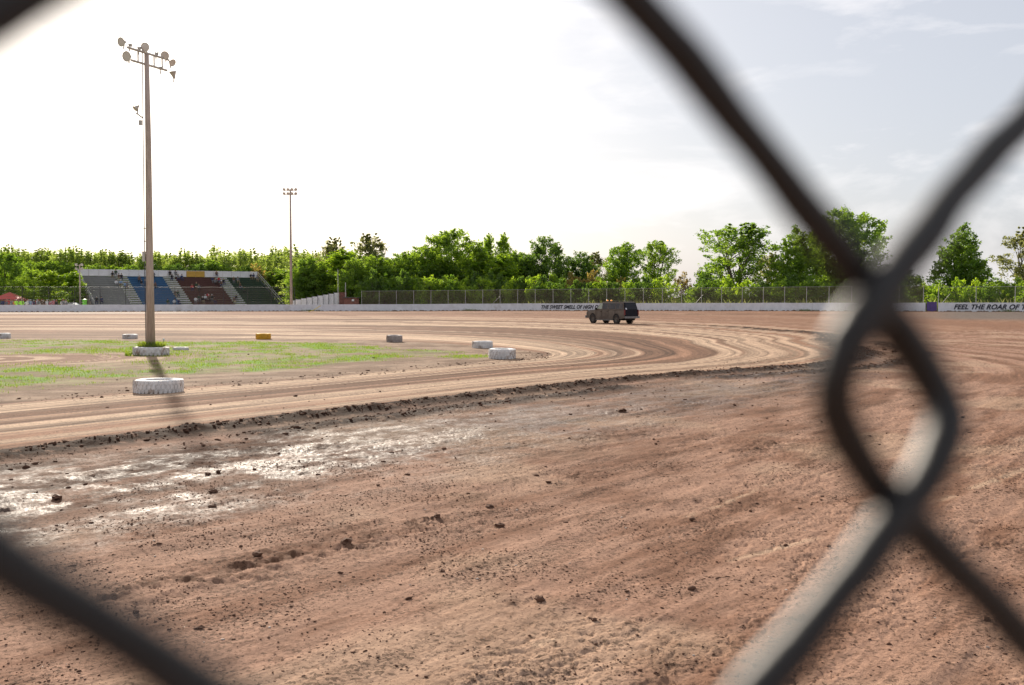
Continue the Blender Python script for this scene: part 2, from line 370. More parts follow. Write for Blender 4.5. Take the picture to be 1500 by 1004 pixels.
    f1 = N(T, 'ShaderNodeTexNoise'); f1.inputs['Scale'].default_value = 26; f1.inputs['Detail'].default_value = 8; f1.inputs['Roughness'].default_value = .7
    T.links.new(tcn.outputs['Object'], f1.inputs['Vector'])
    cx = N(T, 'ShaderNodeCombineXYZ'); a1 = N(T, 'ShaderNodeMath', operation='MULTIPLY'); a1.inputs[1].default_value = .35
    T.links.new(ta.outputs['Fac'], a1.inputs[0]); T.links.new(a1.outputs[0], cx.inputs[0]); T.links.new(da.outputs['Fac'], cx.inputs[1])
    f2 = N(T, 'ShaderNodeTexNoise'); f2.inputs['Scale'].default_value = 7; f2.inputs['Detail'].default_value = 7; f2.inputs['Roughness'].default_value = .68
    T.links.new(cx.outputs[0], f2.inputs['Vector'])
    r1 = N(T, 'ShaderNodeMapRange'); r1.inputs[1].default_value = .3; r1.inputs[2].default_value = .7; r1.inputs[3].default_value = .72; r1.inputs[4].default_value = 1.2
    r2 = N(T, 'ShaderNodeMapRange'); r2.inputs[1].default_value = .3; r2.inputs[2].default_value = .7; r2.inputs[3].default_value = .80; r2.inputs[4].default_value = 1.14
    T.links.new(f1.outputs['Fac'], r1.inputs[0]); T.links.new(f2.outputs['Fac'], r2.inputs[0])
    mm0 = N(T, 'ShaderNodeMath', operation='MULTIPLY'); T.links.new(r1.outputs[0], mm0.inputs[0]); T.links.new(r2.outputs[0], mm0.inputs[1])
    sa = N(T, 'ShaderNodeAttribute', attribute_name='sv'); cs_ = N(T, 'ShaderNodeCombineXYZ'); ta2 = N(T, 'ShaderNodeMath', operation='MULTIPLY'); ta2.inputs[1].default_value = .035
    sa2 = N(T, 'ShaderNodeMath', operation='MULTIPLY'); sa2.inputs[1].default_value = 32
    T.links.new(ta.outputs['Fac'], ta2.inputs[0]); T.links.new(sa.outputs['Fac'], sa2.inputs[0]); T.links.new(ta2.outputs[0], cs_.inputs[0]); T.links.new(sa2.outputs[0], cs_.inputs[1])
    fs = N(T, 'ShaderNodeTexNoise'); fs.inputs['Scale'].default_value = 1; fs.inputs['Detail'].default_value = 4; fs.inputs['Roughness'].default_value = .7; T.links.new(cs_.outputs[0], fs.inputs['Vector'])
    rs = N(T, 'ShaderNodeMapRange'); rs.inputs[1].default_value = .42; rs.inputs[2].default_value = .60; rs.inputs[3].default_value = 1.18; rs.inputs[4].default_value = .52
    T.links.new(fs.outputs['Fac'], rs.inputs[0])
    ga = N(T, 'ShaderNodeMapRange'); ga.inputs[1].default_value = .92; ga.inputs[2].default_value = 1.0; ga.inputs[3].default_value = 1; ga.inputs[4].default_value = 0; T.links.new(sa.outputs['Fac'], ga.inputs[0])
    mxs = N(T, 'ShaderNodeMix'); T.links.new(ga.outputs[0], mxs.inputs[0]); mxs.inputs[2].default_value = 1; T.links.new(rs.outputs[0], mxs.inputs[3])
    mm = N(T, 'ShaderNodeMath', operation='MULTIPLY'); T.links.new(mm0.outputs[0], mm.inputs[0]); T.links.new(mxs.outputs[0], mm.inputs[1])
    mx = N(T, 'ShaderNodeMixRGB', blend_type='MULTIPLY'); mx.inputs[0].default_value = 1
    f3 = N(T, 'ShaderNodeTexNoise'); f3.inputs['Scale'].default_value = 21; f3.inputs['Detail'].default_value = 5; f3.inputs['Roughness'].default_value = .75; f3.inputs['Distortion'].default_value = .8
    mp3 = N(T, 'ShaderNodeMapping'); mp3.inputs['Rotation'].default_value = (0, 0, R(-30)); mp3.inputs['Scale'].default_value = (1, 1.0, 1)
    T.links.new(tcn.outputs['Object'], mp3.inputs[0]); T.links.new(mp3.outputs[0], f3.inputs['Vector'])
    f4 = N(T, 'ShaderNodeTexNoise'); f4.inputs['Scale'].default_value = 1.6; f4.inputs['Detail'].default_value = 5; T.links.new(cx.outputs[0], f4.inputs['Vector'])
    r4 = N(T, 'ShaderNodeMapRange'); r4.inputs[1].default_value = .35; r4.inputs[2].default_value = .65; r4.inputs[3].default_value = .60; r4.inputs[4].default_value = .50
    T.links.new(f4.outputs['Fac'], r4.inputs[0])
    sb = N(T, 'ShaderNodeMath', operation='SUBTRACT'); T.links.new(f3.outputs['Fac'], sb.inputs[0]); T.links.new(r4.outputs[0], sb.inputs[1])
    r3 = N(T, 'ShaderNodeMapRange'); r3.inputs[1].default_value = 0; r3.inputs[2].default_value = .03; r3.inputs[3].default_value = 1; r3.inputs[4].default_value = .42
    T.links.new(sb.outputs[0], r3.inputs[0]); m5 = N(T, 'ShaderNodeMath', operation='MULTIPLY'); T.links.new(mm.outputs[0], m5.inputs[0]); T.links.new(r3.outputs[0], m5.inputs[1])
    T.links.new(ca.outputs['Color'], mx.inputs[1]); T.links.new(m5.outputs[0], mx.inputs[2]); T.links.new(mx.outputs[0], b.inputs['Base Color'])
    rr = N(T, 'ShaderNodeMapRange'); rr.inputs[1].default_value = .15; rr.inputs[2].default_value = .9; rr.inputs[3].default_value = .92; rr.inputs[4].default_value = .56
    fw = N(T, 'ShaderNodeTexNoise'); fw.inputs['Scale'].default_value = 13; fw.inputs['Detail'].default_value = 8; fw.inputs['Roughness'].default_value = .75
    T.links.new(tcn.outputs['Object'], fw.inputs['Vector'])
    wr = N(T, 'ShaderNodeMapRange'); wr.inputs[1].default_value = .36; wr.inputs[2].default_value = .62; wr.inputs[3].default_value = .35; wr.inputs[4].default_value = 1.1
    T.links.new(fw.outputs['Fac'], wr.inputs[0]); wm = N(T, 'ShaderNodeMath', operation='MULTIPLY', use_clamp=True)
    T.links.new(wa.outputs['Fac'], wm.inputs[0]); T.links.new(wr.outputs[0], wm.inputs[1])
    T.links.new(wm.outputs[0], rr.inputs[0]); T.links.new(rr.outputs[0], b.inputs['Roughness'])
    sr = N(T, 'ShaderNodeMapRange'); sr.inputs[1].default_value = .1; sr.inputs[2].default_value = .9; sr.inputs[3].default_value = .05; sr.inputs[4].default_value = .20
    T.links.new(wm.outputs[0], sr.inputs[0]); T.links.new(sr.outputs[0], b.inputs['Specular IOR Level'])
    bp = N(T, 'ShaderNodeBump'); bp.inputs['Distance'].default_value = .011; bp.inputs['Strength'].default_value = .9
    bp2 = N(T, 'ShaderNodeBump'); bp2.inputs['Distance'].default_value = .03; bp2.inputs['Strength'].default_value = .7
    T.links.new(f2.outputs['Fac'], bp2.inputs['Height']); T.links.new(f1.outputs['Fac'], bp.inputs['Height']); T.links.new(bp2.outputs[0], bp.inputs['Normal'])
    T.links.new(bp.outputs[0], b.inputs['Normal'])
    sub('dirt_track', ~m_in & ~m_out, m, 'structure'); sub('infield', m_in, m, 'structure'); sub('ground', m_out, m, 'structure')
    return
build_ground()

# ------------------------------------------------------------ materials
M = dict(
    conc=mat('concrete_wall', (.76,.76,.78), .85, .12, 1.2, .004, 8, col2=(.60,.58,.57), patch=.57),
    purple=mat('purple_paint', (.10,.06,.22), .6, .2, 2),
    letter=mat('black_lettering', (.03,.03,.045), .7, .3, 3),
    galv=mat('galvanised_post', (.46,.45,.42), .55, .2, 4, metal=.2),
    dpost=mat('dark_steel_post', (.06,.055,.05), .6, .2, 4),
    cable=mat('steel_cable', (.12,.12,.12), .5, .2, 4),
    wood=mat('weathered_pole_wood', (.52,.41,.34), .85, .3, 3.0, .01, 16, col2=(.36,.26,.20), patch=.56, stretch=(4,4,.5)),  # weathered wood, colour made paler to carry flare from the bright sky
    lampm=mat('lamp_housing', (.55,.51,.46), .5, .2, 5, metal=.1),
    lens=mat('lamp_lens', (.72,.66,.60), .25, .05, 3),
    tyrew=mat('white_painted_rubber', (.74,.72,.70), .75, .25, 5, .004, 30, col2=(.36,.27,.20), patch=.535),
    tyred=mat('muddy_white_rubber', (.42,.37,.34), .85, .3, 5, .004, 30, col2=(.24,.17,.13), patch=.5),
    tyrey=mat('yellow_painted_rubber', (.75,.42,.03), .7, .2, 5, .004, 30, col2=(.35,.20,.05), patch=.6),
    soilm=mat('planter_soil', (.12,.085,.06), .95, .3, 8, .02, 20),
    clod=mat('clay_clod', (.125,.066,.043), .92, .35, 20, .006, 60, spec=.12),
    clodl=mat('light_clod', (.50,.42,.36), .85, .3, 20),
    mud=mat('mud_caked_paint', (.140,.112,.086), .7, .3, 2.4, .003, 20, col2=(.100,.076,.058), patch=.5),
    navy=mat('navy_paint_with_shade', (.008,.008,.014), .5, .4, 4, spec=.15),  # navy paint with the shade on the van's rear mixed into the colour
    glassd=mat('dusty_dark_glass', (.035,.030,.030), .35, .4, 4, col2=(.10,.078,.062), patch=.50),
    glassr=mat('rear_glass', (.006,.007,.014), .25, .2, 4, spec=.25),
    ws=mat('painted_lit_windshield', (.34,.38,.30), .2, .2, 4),  # pale green stands in for lit sky and trees seen through the glass
    rubber=mat('tyre_rubber', (.035,.030,.027), .9, .3, 8, col2=(.10,.07,.05), patch=.5),
    rim=mat('dirty_rim', (.13,.11,.09), .6, .3, 8, metal=.3),
    chrome=mat('dull_bumper', (.22,.22,.22), .45, .3, 6, metal=.5),
    bar=mat('black_push_bar', (.015,.015,.015), .5, .2, 5),
    amber=mat('amber_beacon', (.85,.28,.04), .3, .1, 5, emis=((1,.36,.06), .35)),
    tail=mat('tail_lamp', (.16,.01,.012), .3, .1, 5),
    head=mat('head_lamp', (.6,.6,.58), .2, .1, 5),
    plate=mat('pale_sticker', (.6,.62,.66), .6, .1, 5),
    undr=mat('underbody', (.02,.017,.015), .9, .2, 5),
    s_grey=mat('grey_bench_boards', (.34,.34,.35), .75, .15, 1.5), s_white=mat('pale_aisle_boards', (.62,.62,.62), .75, .15, 1.5),
    s_blue=mat('blue_bench_boards', (.06,.17,.36), .7, .15, 1.5), s_mar=mat('maroon_bench_boards', (.15,.065,.06), .7, .15, 1.5),
    s_green=mat('dark_green_bench_boards', (.06,.10,.07), .7, .15, 1.5), s_band=mat('whitewashed_panel', (.75,.73,.74), .75, .15, 1),
    s_yel=mat('ochre_panel', (.55,.33,.06), .75, .15, 1), s_post=mat('tan_timber', (.38,.31,.24), .85, .2, 2),
    s_und=mat('stand_riser', (.10,.10,.105), .85, .2, 2),
    redp=mat('red_canvas', (.55,.09,.07), .7, .1, 2), whitep=mat('white_paint', (.7,.7,.7), .5, .1, 3),
    greenp=mat('bright_green_plastic', (.16,.55,.04), .5, .1, 3), rust=mat('rust_red_panel', (.20,.08,.06), .8, .3, 3),
    yellowp=mat('yellow_pipe_paint', (.7,.55,.06), .5, .1, 3),
    bark=mat('tree_bark', (.13,.10,.075), .95, .3, 3, stretch=(3,3,.6)),
    wire=mat('weathered_fence_wire', (.011,.009,.008), .48, .3, 120, .0002, 400, spec=.42),
)
L = dict(
    mid=leafmat('leaves_mid_green', (.055,.120,.018), (.175,.255,.042)),
    dark=leafmat('leaves_dark_green', (.034,.074,.014), (.100,.165,.032), .45),
    light=leafmat('leaves_light_green', (.085,.165,.022), (.22,.30,.045), .5),
    olive=leafmat('leaves_grey_olive', (.070,.085,.030), (.175,.185,.065), .45),
    rusty=leafmat('leaves_rusty_yellow', (.11,.105,.025), (.25,.19,.06), .45),
    far=leafmat('leaves_far_wood', (.10,.155,.035), (.24,.30,.075), .5),
    grass=leafmat('grass_blades', (.06,.11,.015), (.15,.19,.035), .4),
)

# ------------------------------------------------------------ track wall: panels, posts, mesh, lettering
def wall_frames(a, b, step):
    """points at equal spacing (m) along the wall from px a to px b"""
    pxs = np.linspace(a, b, 1500); P = np.array([wall_at(p) for p in pxs]); L_ = np.concatenate([[0], np.cumsum(np.hypot(np.diff(P[:,0]), np.diff(P[:,1])))])
    n = max(1, int(L_[-1]/step)); ls = np.linspace(0, L_[-1], n+1)
    return [Vector((np.interp(l, L_, P[:,0]), np.interp(l, L_, P[:,1]), np.interp(l, L_, P[:,2]))) for l in ls], ls, (pxs, P, L_)
WH = 1.14
wall = empty('track_wall', wall_at(700), label='long low whitewashed concrete wall around the far side of the dirt track', cat='wall')
wall0 = Vector(wall.location)
def seg_box(mb, p, q, h, th, z0=0, inset=0.008, taper=.0):
    d = (q-p); d.z = 0; d.normalize(); n = Vector((-d.y, d.x, 0))
    if n.dot(p) < 0: n = -n          # n points away from the camera side
    a = p+d*inset; b = q-d*inset
    vs = []
    for P in (a, b):
        for (o, z) in ((0, z0-.25), (th+taper, z0-.25), (th, z0+h), (taper, z0+h)):
            vs.append(P+n*o+Vector((0, 0, z))-wall0)
    mb.add(vs, [(0,1,2,3),(4,7,6,5),(0,3,7,4),(1,5,6,2),(3,2,6,7),(0,4,5,1)])
for (a, b, m_, lab) in ((-700, 1355, 'conc', None), (1357, 1371.5, 'purple', 'purple painted gate panel'), (1373.5, 2300, 'conc', None)):
    pts, ls, _ = wall_frames(a, b, 3.66 if m_ == 'conc' else 3)
    for i in range(len(pts)-1):
        mb = MB(); dz = random.uniform(-.012, .012)
        seg_box(mb, pts[i], pts[i+1], WH+dz+(.12 if m_ == 'purple' else 0), .22, taper=.03)
        o = mb.build('wall_panel', M[m_], wall)
        if lab: o['label'] = lab
# low dark dirt kicked up along the wall foot
mb = MB(); pts, ls, _ = wall_frames(-300, 1700, .6)
for i in range(len(pts)-1):
    p = pts[i]; q = pts[i+1]
    for k in range(2):
        c = p.lerp(q, random.random())-Vector((c_ := p.copy()).normalized().xy.to_3d())*random.uniform(.05, .35)
        r = random.uniform(.08, .22)
        mb.add([c+Vector((r*math.cos(j*1.57)*1.8, r*math.sin(j*1.57), -.02)) for j in range(4)]+[c+Vector((0, 0, r*.7))], [(0,1,4),(1,2,4),(2,3,4),(3,0,4)])
tag(mb.build('dirt_spoil', M['clod']), 'loose dark dirt thrown up along the foot of the far wall', 'dirt', kind='stuff')

def lettering(text, px0, px1, name_h, rng_):
    cu = bpy.data.curves.new('lettering', 'FONT'); cu.body = text; cu.shear = .32; cu.offset = .035; cu.extrude = 0; cu.size = 1; cu.space_character = 1.04
    o = bpy.data.objects.new('lettering', cu); C.objects.link(o); dg = bpy.context.evaluated_depsgraph_get()
    me = bpy.data.meshes.new_from_object(o.evaluated_get(dg)); C.objects.unlink(o); bpy.data.objects.remove(o)
    co_ = np.array([v.co[:] for v in me.vertices]); x0, x1 = co_[:,0].min(), co_[:,0].max(); y0, y1 = co_[:,1].min(), co_[:,1].max()
    pts, ls, _ = wall_frames(*rng_, 3.66); P = np.array(pts); L_ = np.concatenate([[0], np.cumsum(np.hypot(np.diff(P[:,0]), np.diff(P[:,1])))])
    az = P[:,0]/P[:,1]*F+750; l0, l1 = np.interp(px0, az, L_), np.interp(px1, az, L_)
    for v in me.vertices:
        u = l0+(v.co.x-x0)/(x1-x0)*(l1-l0)
        X, Y, Z = (np.interp(u, L_, P[:,k]) for k in range(3))
        dr = Vector((X, Y, 0)).normalized()
        h = .27+(v.co.y-y0)/(y1-y0)*name_h
        v.co = Vector((X, Y, Z+h))-dr*.035+dr*(.03*h/WH)-wall0
    me.materials.clear(); me.materials.append(M['letter'])
    link('lettering', me, wall)
lettering('THE SWEET SMELL OF HIGH OCTANE', 793, 897, .60, (-700, 1355))
lettering('FEEL THE ROAR OF T', 1397, 1504, .66, (1373.5, 2300))

def mesh_material(name, color, cover):
    m = bpy.data.materials.new(name); m.use_nodes = True; t = m.node_tree; b = t.nodes['Principled BSDF']
    b.inputs['Base Color'].default_value = (*color, 1); b.inputs['Roughness'].default_value = .6
    uv = N(t, 'ShaderNodeUVMap'); sx = N(t, 'ShaderNodeSeparateXYZ'); t.links.new(uv.outputs[0], sx.inputs[0])
    outs = []
    for sg_ in (1, -1):
        a = N(t, 'ShaderNodeMath', operation='MULTIPLY_ADD'); a.inputs[1].default_value = sg_
        t.links.new(sx.outputs[1], a.inputs[0]); t.links.new(sx.outputs[0], a.inputs[2])
        f = N(t, 'ShaderNodeMath', operation='MULTIPLY'); f.inputs[1].default_value = 1/.075; t.links.new(a.outputs[0], f.inputs[0])
        fr = N(t, 'ShaderNodeMath', operation='FRACT'); t.links.new(f.outputs[0], fr.inputs[0])
        lt = N(t, 'ShaderNodeMath', operation='LESS_THAN'); lt.inputs[1].default_value = cover; t.links.new(fr.outputs[0], lt.inputs[0]); outs.append(lt)
    mx = N(t, 'ShaderNodeMath', operation='MAXIMUM'); t.links.new(outs[0].outputs[0], mx.inputs[0]); t.links.new(outs[1].outputs[0], mx.inputs[1])
    t.links.new(mx.outputs[0], b.inputs['Alpha']); return m
MESH = mesh_material('chain_link_weave', (.17,.135,.095), .17); MESHL = mesh_material('chain_link_weave_light', (.20,.18,.15), .045)
def far_fence(name, a, b, step, h, pm, mm, label, braces=(), back=.11, rad=.045):
    pts, ls, _ = wall_frames(a, b, step); root = empty(name, pts[0], label=label, cat='fence'); o0 = pts[0]
    nrm = lambda p: Vector((p.x, p.y, 0)).normalized()*back
    for p in pts:
        c = p+nrm(p)-o0; MB().tube(c+Vector((0,0,WH-.05)), c+Vector((random.uniform(-.03,.03),0,WH+h)), rad, n=6).build('post', pm, root)
    mb = MB(); mb.path([p+nrm(p)-o0+Vector((0,0,WH+h-.06)) for p in pts], .022, 5); mb.build('top_rail', pm, root)
    vs = []; fs = []; uvs = []
    for i, p in enumerate(pts):
        c = p+nrm(p)*1.5-o0; vs += [c+Vector((0,0,WH+.02)), c+Vector((0,0,WH+h-.08))]
        if i: fs.append((2*i-2, 2*i, 2*i+1, 2*i-1)); uvs.append(((ls[i-1],0),(ls[i],0),(ls[i],h),(ls[i-1],h)))
    mb = MB(); mb.add(vs, fs); me = mb.mesh('mesh', mm); ul = me.uv_layers.new(name='UVMap')
    k = 0
    for u in uvs:
        for q in u: ul.data[k].uv = q; k += 1
    link('wire_mesh', me, root)
    for bx in braces:
        w0 = wall_at(bx); n = nrm(w0); c = w0+n-o0
        w1 = wall_at(bx-11)+n-o0
        MB().tube(w1+Vector((0,0,WH)), c+Vector((0,0,WH+h*.55)), .03, n=6).build('brace', pm, root)
    return root
far_fence('catch_fence', -600, 432, 3.9, 3.0, M['dpost'], MESHL, 'tall cable catch fence with dark posts on the wall before the grandstand')
far_fence('chain_link_fence', 530, 1352, 3.05, 2.3, M['galv'], MESH, 'grey chain link fence on posts along the white wall before the trees', braces=(733, 1030))
far_fence('chain_link_fence', 1374, 2200, 4.4, 2.1, M['galv'], MESHL, 'thin chain link fence above the wall with the roar lettering', braces=(1391,))
# cables on the catch fence
cf = [o for o in C.objects if o.name == 'catch_fence'][0]
for k in range(5):
    pts, ls, _ = wall_frames(-600, 432, 3.9)
    MB().path([p+Vector((p.x,p.y,0)).normalized()*.05-Vector(cf.location)+Vector((0,0,WH+.4+.5*k)) for p in pts], .012, 4).build('cable', M['cable'], cf)

# ------------------------------------------------------------ chain link right in front of the viewer
# a loose, skewed diamond weave: knuckle (a,b) -> direction seen from the viewer
def knuckle_plane():
    K = [((0,0),(1217,559)),((1,-1),(1671,-90)),((1,1),(1717,1288)),((-1,-1),(535,-438)),((-1,1),(923,1690)),((-2,0),(-134,254))]
    A = []
    for (a, b), (x, y) in K:
        X = (x-750)/F; Y = -(y-502)/F
        A.append([a, b, 1, 0, 0, 0, -X*a, -X*b, -X]); A.append([0, 0, 0, a, b, 1, -Y*a, -Y*b, -Y])
    _, _, V = np.linalg.svd(np.array(A)); H = V[-1].reshape(3, 3)
    if H[2, 2] < 0: H = -H
    H[2] *= -1                       # camera looks down -Z
    Av, Bv, P0 = H[:, 0], H[:, 1], H[:, 2]
    k = .0375/np.linalg.norm(Av)
    return Vector(Av*k), Vector(Bv*k), Vector(P0*k)
Av, Bv, P0 = knuckle_plane()
cm = Matrix.Rotation(math.pi/2-PITCH, 4, 'X')
Av = cm @ Av; Bv = cm @ Bv; P0 = cm @ P0+Vector((0, 0, CAMZ))
Nv = Av.cross(Bv).normalized()
if Nv.dot(P0-Vector((0,0,CAMZ))) > 0: Nv = -Nv        # towards the viewer
print('FENCE', Av, Bv, P0, Nv)
WR = .00185
def wire_pts(j, b0, b1):
    """wire zigzagging between columns j-1 and j; right bends where (b+j) is even"""
    pts = []
    n = 26
    for i in range(int((b1-b0)*n)+1):
        b = b0+i/n
        ph = (b-(j % 2)) % 2             # 0 at right bend, 1 at left bend
        u = ph if ph <= 1 else 2-ph      # distance from right bend 0..1
        # rounded triangle wave
        k = .012
        q_ = lambda u: 1-(math.sqrt(u*u+k)-math.sqrt(k))/(math.sqrt(.25+k)-math.sqrt(k))
        tri = lambda u: q_(u) if u < .5 else -q_(1-u)
        a = j-.5+.5*tri(u)*1.355
        sgn = 1 if ph <= 1 else -1       # below / above the right bend
        dr = ph if ph <= 1 else ph-2     # signed distance to right bend
        dl = ph-1                        # signed distance to left bend
        c = 1.15*WR*(math.tanh(dr*6)*math.exp(-(dr/.3)**2) + math.tanh(-dl*6)*-1*math.exp(-(dl/.3)**2)*-1)
        p = P0+Av*(a+.003*math.sin(b*9+j*2)+.005*math.sin(b*21+j)+.004*math.sin(b*47+j*3))+Bv*b+Nv*c
        pts.append(p)
    return pts
nf = empty('chain_link_fence', (P0.x, P0.y, 0.0), label='out of focus chain link wire mesh right before the viewer, dark and sunlit', cat='fence')
nfo = Vector(nf.location)
for j in range(-1, 6):
    pts = wire_pts(j, -10, 10)
    MB().path([p-nfo for p in pts], [WR*(1+.05*math.sin(i*.37+j)+.04*math.sin(i*1.3)) for i in range(len(pts))], 14).build('wire', M['wire'], nf, True)

# ------------------------------------------------------------ tyres
def tyre(name, m, rad, hgt, label, hole=.52, lugs=30, group=None, lugd=.03):
    r = empty(name, (0,0,0), label=label, cat='tyre', group=group)
    b = rad*.97; h = hgt
    prof = [(rad*hole, h*.12), (rad*hole*1.08, h*.02), (b*.86, 0.0), (b*.96, h*.06), (b, h*.2), (b, h*.8), (b*.96, h*.94), (b*.86, h), (rad*hole*1.08, h*.98), (rad*hole, h*.88), (rad*hole*1.15, h*.7), (rad*hole*1.15, h*.3)]
    MB().lathe(prof, n=48, closed=True).build('casing', m, r, True)
    mb = MB()
    for row, (z0, z1) in enumerate(((.03,.30),(.34,.66),(.70,.97))):
        for k in range(lugs):
            t0 = (k+.5*(row % 2))/lugs*2*math.pi; dt = .66*math.pi*2/lugs
            vs = []
            for rr_ in (b*.965, b+lugd):
                for (tt, zz) in ((t0, z0), (t0+dt, z0+.02), (t0+dt*1.12, z1), (t0+dt*.12, z1-.02)):
                    q = rr_ if rr_ < b or .15 < zz < .85 else rr_-lugd*.5
                    vs.append((q*math.cos(tt), q*math.sin(tt), zz*h))
            mb.add(vs, [(0,3,2,1),(4,5,6,7),(0,1,5,4),(1,2,6,5),(2,3,7,6),(3,0,4,7)])
    o = mb.build('tread', m, r)
    return r
def put(o, px, py, rz=0, tilt=(0,0), sink=.03):
    p = pg(px, py); o.location = (p.x, p.y, gz(p.x, p.y)-sink); o.rotation_euler = (tilt[0], tilt[1], rz); return p
def tyre_at(px, py, wpx, m, hgt, label, **k):
    p = pg(px, py); D = p.y; rad = wpx/F*D/2; p2 = pg(px, py)
    o = tyre('tyre', m, rad, hgt, label, **k); y = p.y+rad; x = (px-750)/F*y
    o.location = (x, y, gz(x, y)-.02); o.rotation_euler = (random.uniform(-.02,.02), random.uniform(-.03,.03), random.uniform(0, 6)); return o
G = 'tyres marking the inside edge of the track'
tyre_at(230.5, 577, 73, M['tyrew'], .35, 'largest white painted tyre, lying flat nearest the viewer below the light pole', group=G, lugs=34, lugd=.02)
tyre_at(735.5, 526.5, 40, M['tyrew'], .42, 'chunky white tyre with grid tread at the apex of the turn, the nearer of two', group=G, lugs=24)
tyre_at(706.5, 510.5, 30.5, M['tyrew'], .36, 'white tyre just behind the nearer apex tyre', group=G)
tyre_at(577.5, 501.5, 23, M['tyred'], .40, 'muddy grey tyre alone between the grass tip and the back straight', group=G)
tyre_at(385.5, 497.5, 21.5, M['tyrey'], .36, 'yellow painted tyre lying at the back edge of the infield', group=G)
tyre_at(190, 496.5, 21, M['tyrew'], .28, 'thin white tyre at the back of the infield left of the light pole', group=G)
tyre_at(3, 496.5, 22, M['tyrew'], .34, 'white tyre cut by the left border of the photo', group=G)
tyre_at(264, 513, 23, M['tyrew'], .15, 'small flat white tyre half buried in the grass right of the planter', group=G, lugd=.01)
planter = tyre_at(220.5, 522, 52, M['tyrew'], .36, 'white tractor tyre ring filled with soil round the light pole foot', hole=.72, lugs=28)
planter.name = 'planter_tyre'; PB = Vector(planter.location)
mb = MB(); mb.lathe([(0.0,.44),(.3,.42),(.5,.37),(.56,.26),(.56,.02)], n=20); mb.build('soil', M['soilm'], planter, True)

def blades(n, fn, hmin, hmax, wd, lean=.35):
    """n grass blades, fn() -> (x, y, z)"""
    v = []; f = []; rn = []
    for i in range(n):
        x, y, z = fn(); a = random.uniform(0, 6.283); h = random.uniform(hmin, hmax); l = random.uniform(0, lean)*h; b = random.uniform(0, 6.283)
        dx, dy = math.cos(a)*wd, math.sin(a)*wd; k = len(v)
        v += [(x-dx, y-dy, z-.01), (x+dx, y+dy, z-.01), (x+dx*.6+math.cos(b)*l*.4, y+dy*.6+math.sin(b)*l*.4, z+h*.6), (x+math.cos(b)*l, y+math.sin(b)*l, z+h)]
        f += [(k, k+1, k+2), (k, k+2, k+3)]; r_ = random.random(); rn += [r_]*4
    me = bpy.data.meshes.new('grass'); me.from_pydata(v, [], f); at = me.attributes.new('rnd', 'FLOAT', 'POINT'); at.data.foreach_set('value', rn)
    me.materials.append(L['grass']); return me
def ring():
    a = random.uniform(0, 6.283); r = random.uniform(.2, .58); return (r*math.cos(a), r*math.sin(a), .38)
link('planter_grass', blades(700, ring, .06, .26, .012, .6), planter)['kind'] = 'stuff'

# infield grass blades
cand = np.stack([rng.uniform(-40, 2, 60000), rng.uniform(24, 60, 60000)], 1)
s_, t_, d_ = st(cand[:,0], cand[:,1]); x, y = cand.T
g_ = ss(2.4, 4.2, -d_+3.4*(fbm(x*.35, y*.35, 4, 80)-.5)-.8*ss(-10, -5, x)); bare = np.exp(-(((x+20.5)/7.0)**2+((y-40)/4.3)**2)**3)
pt = ss(.38, .56, fbm(x*.9, y*.6, 4, 82)); g_ = g_*(1-bare)*pt*(.25+.75*ss(.4, .6, fbm(x*1.4, y*1.4, 4, 83)))
g_ = np.maximum(g_, ss(1.1, .6, np.hypot((x+1.9)/1.3, (y-41.8)/1.6))*.7)
keep = rng.random(len(g_)) < g_; cx_, cy_ = x[keep], y[keep]; cz_ = height(cx_, cy_, s_[keep], t_[keep], d_[keep])
pts_ = list(zip(cx_, cy_, cz_)); print('grass tufts', len(pts_))
if len(pts_) > 16000: pts_ = random.sample(pts_, 16000)
seq = [(a+random.gauss(0,.16), b+random.gauss(0,.16), c) for (a, b, c) in pts_ for _ in range(4)]; it = iter(seq)
tag(link('infield_grass', blades(len(seq), lambda: next(it), .02, .085, .012)), 'short patchy green grass on the infield', 'grass', kind='stuff')
def near_planter():
    a = random.gauss(2.9, 1.0); r = PR*random.uniform(1.02, 1.12); x_ = PB.x+r*math.cos(a); y_ = PB.y+r*math.sin(a); return (x_, y_, PB.z+.02)
PR = .93
tag(link('grass_ring', blades(420, near_planter, .05, .16, .012, .5)), 'taller bright grass growing round the white planter tyre', 'grass', kind='stuff')
# small sprinkler with a white ball
p = pg(240, 511); sp = empty('sprinkler', (p.x, p.y, gz(p.x, p.y)), label='thin little post with a white ball top beside the planter tyre', cat='post')
MB().tube((0,0,0), (0,0,.42), .015, n=6).build('stem', M['dpost'], sp); MB().lathe([(0,.5),(.04,.48),(.055,.44),(.04,.40),(0,.38)], n=10).build('ball', M['whitep'], sp, True)

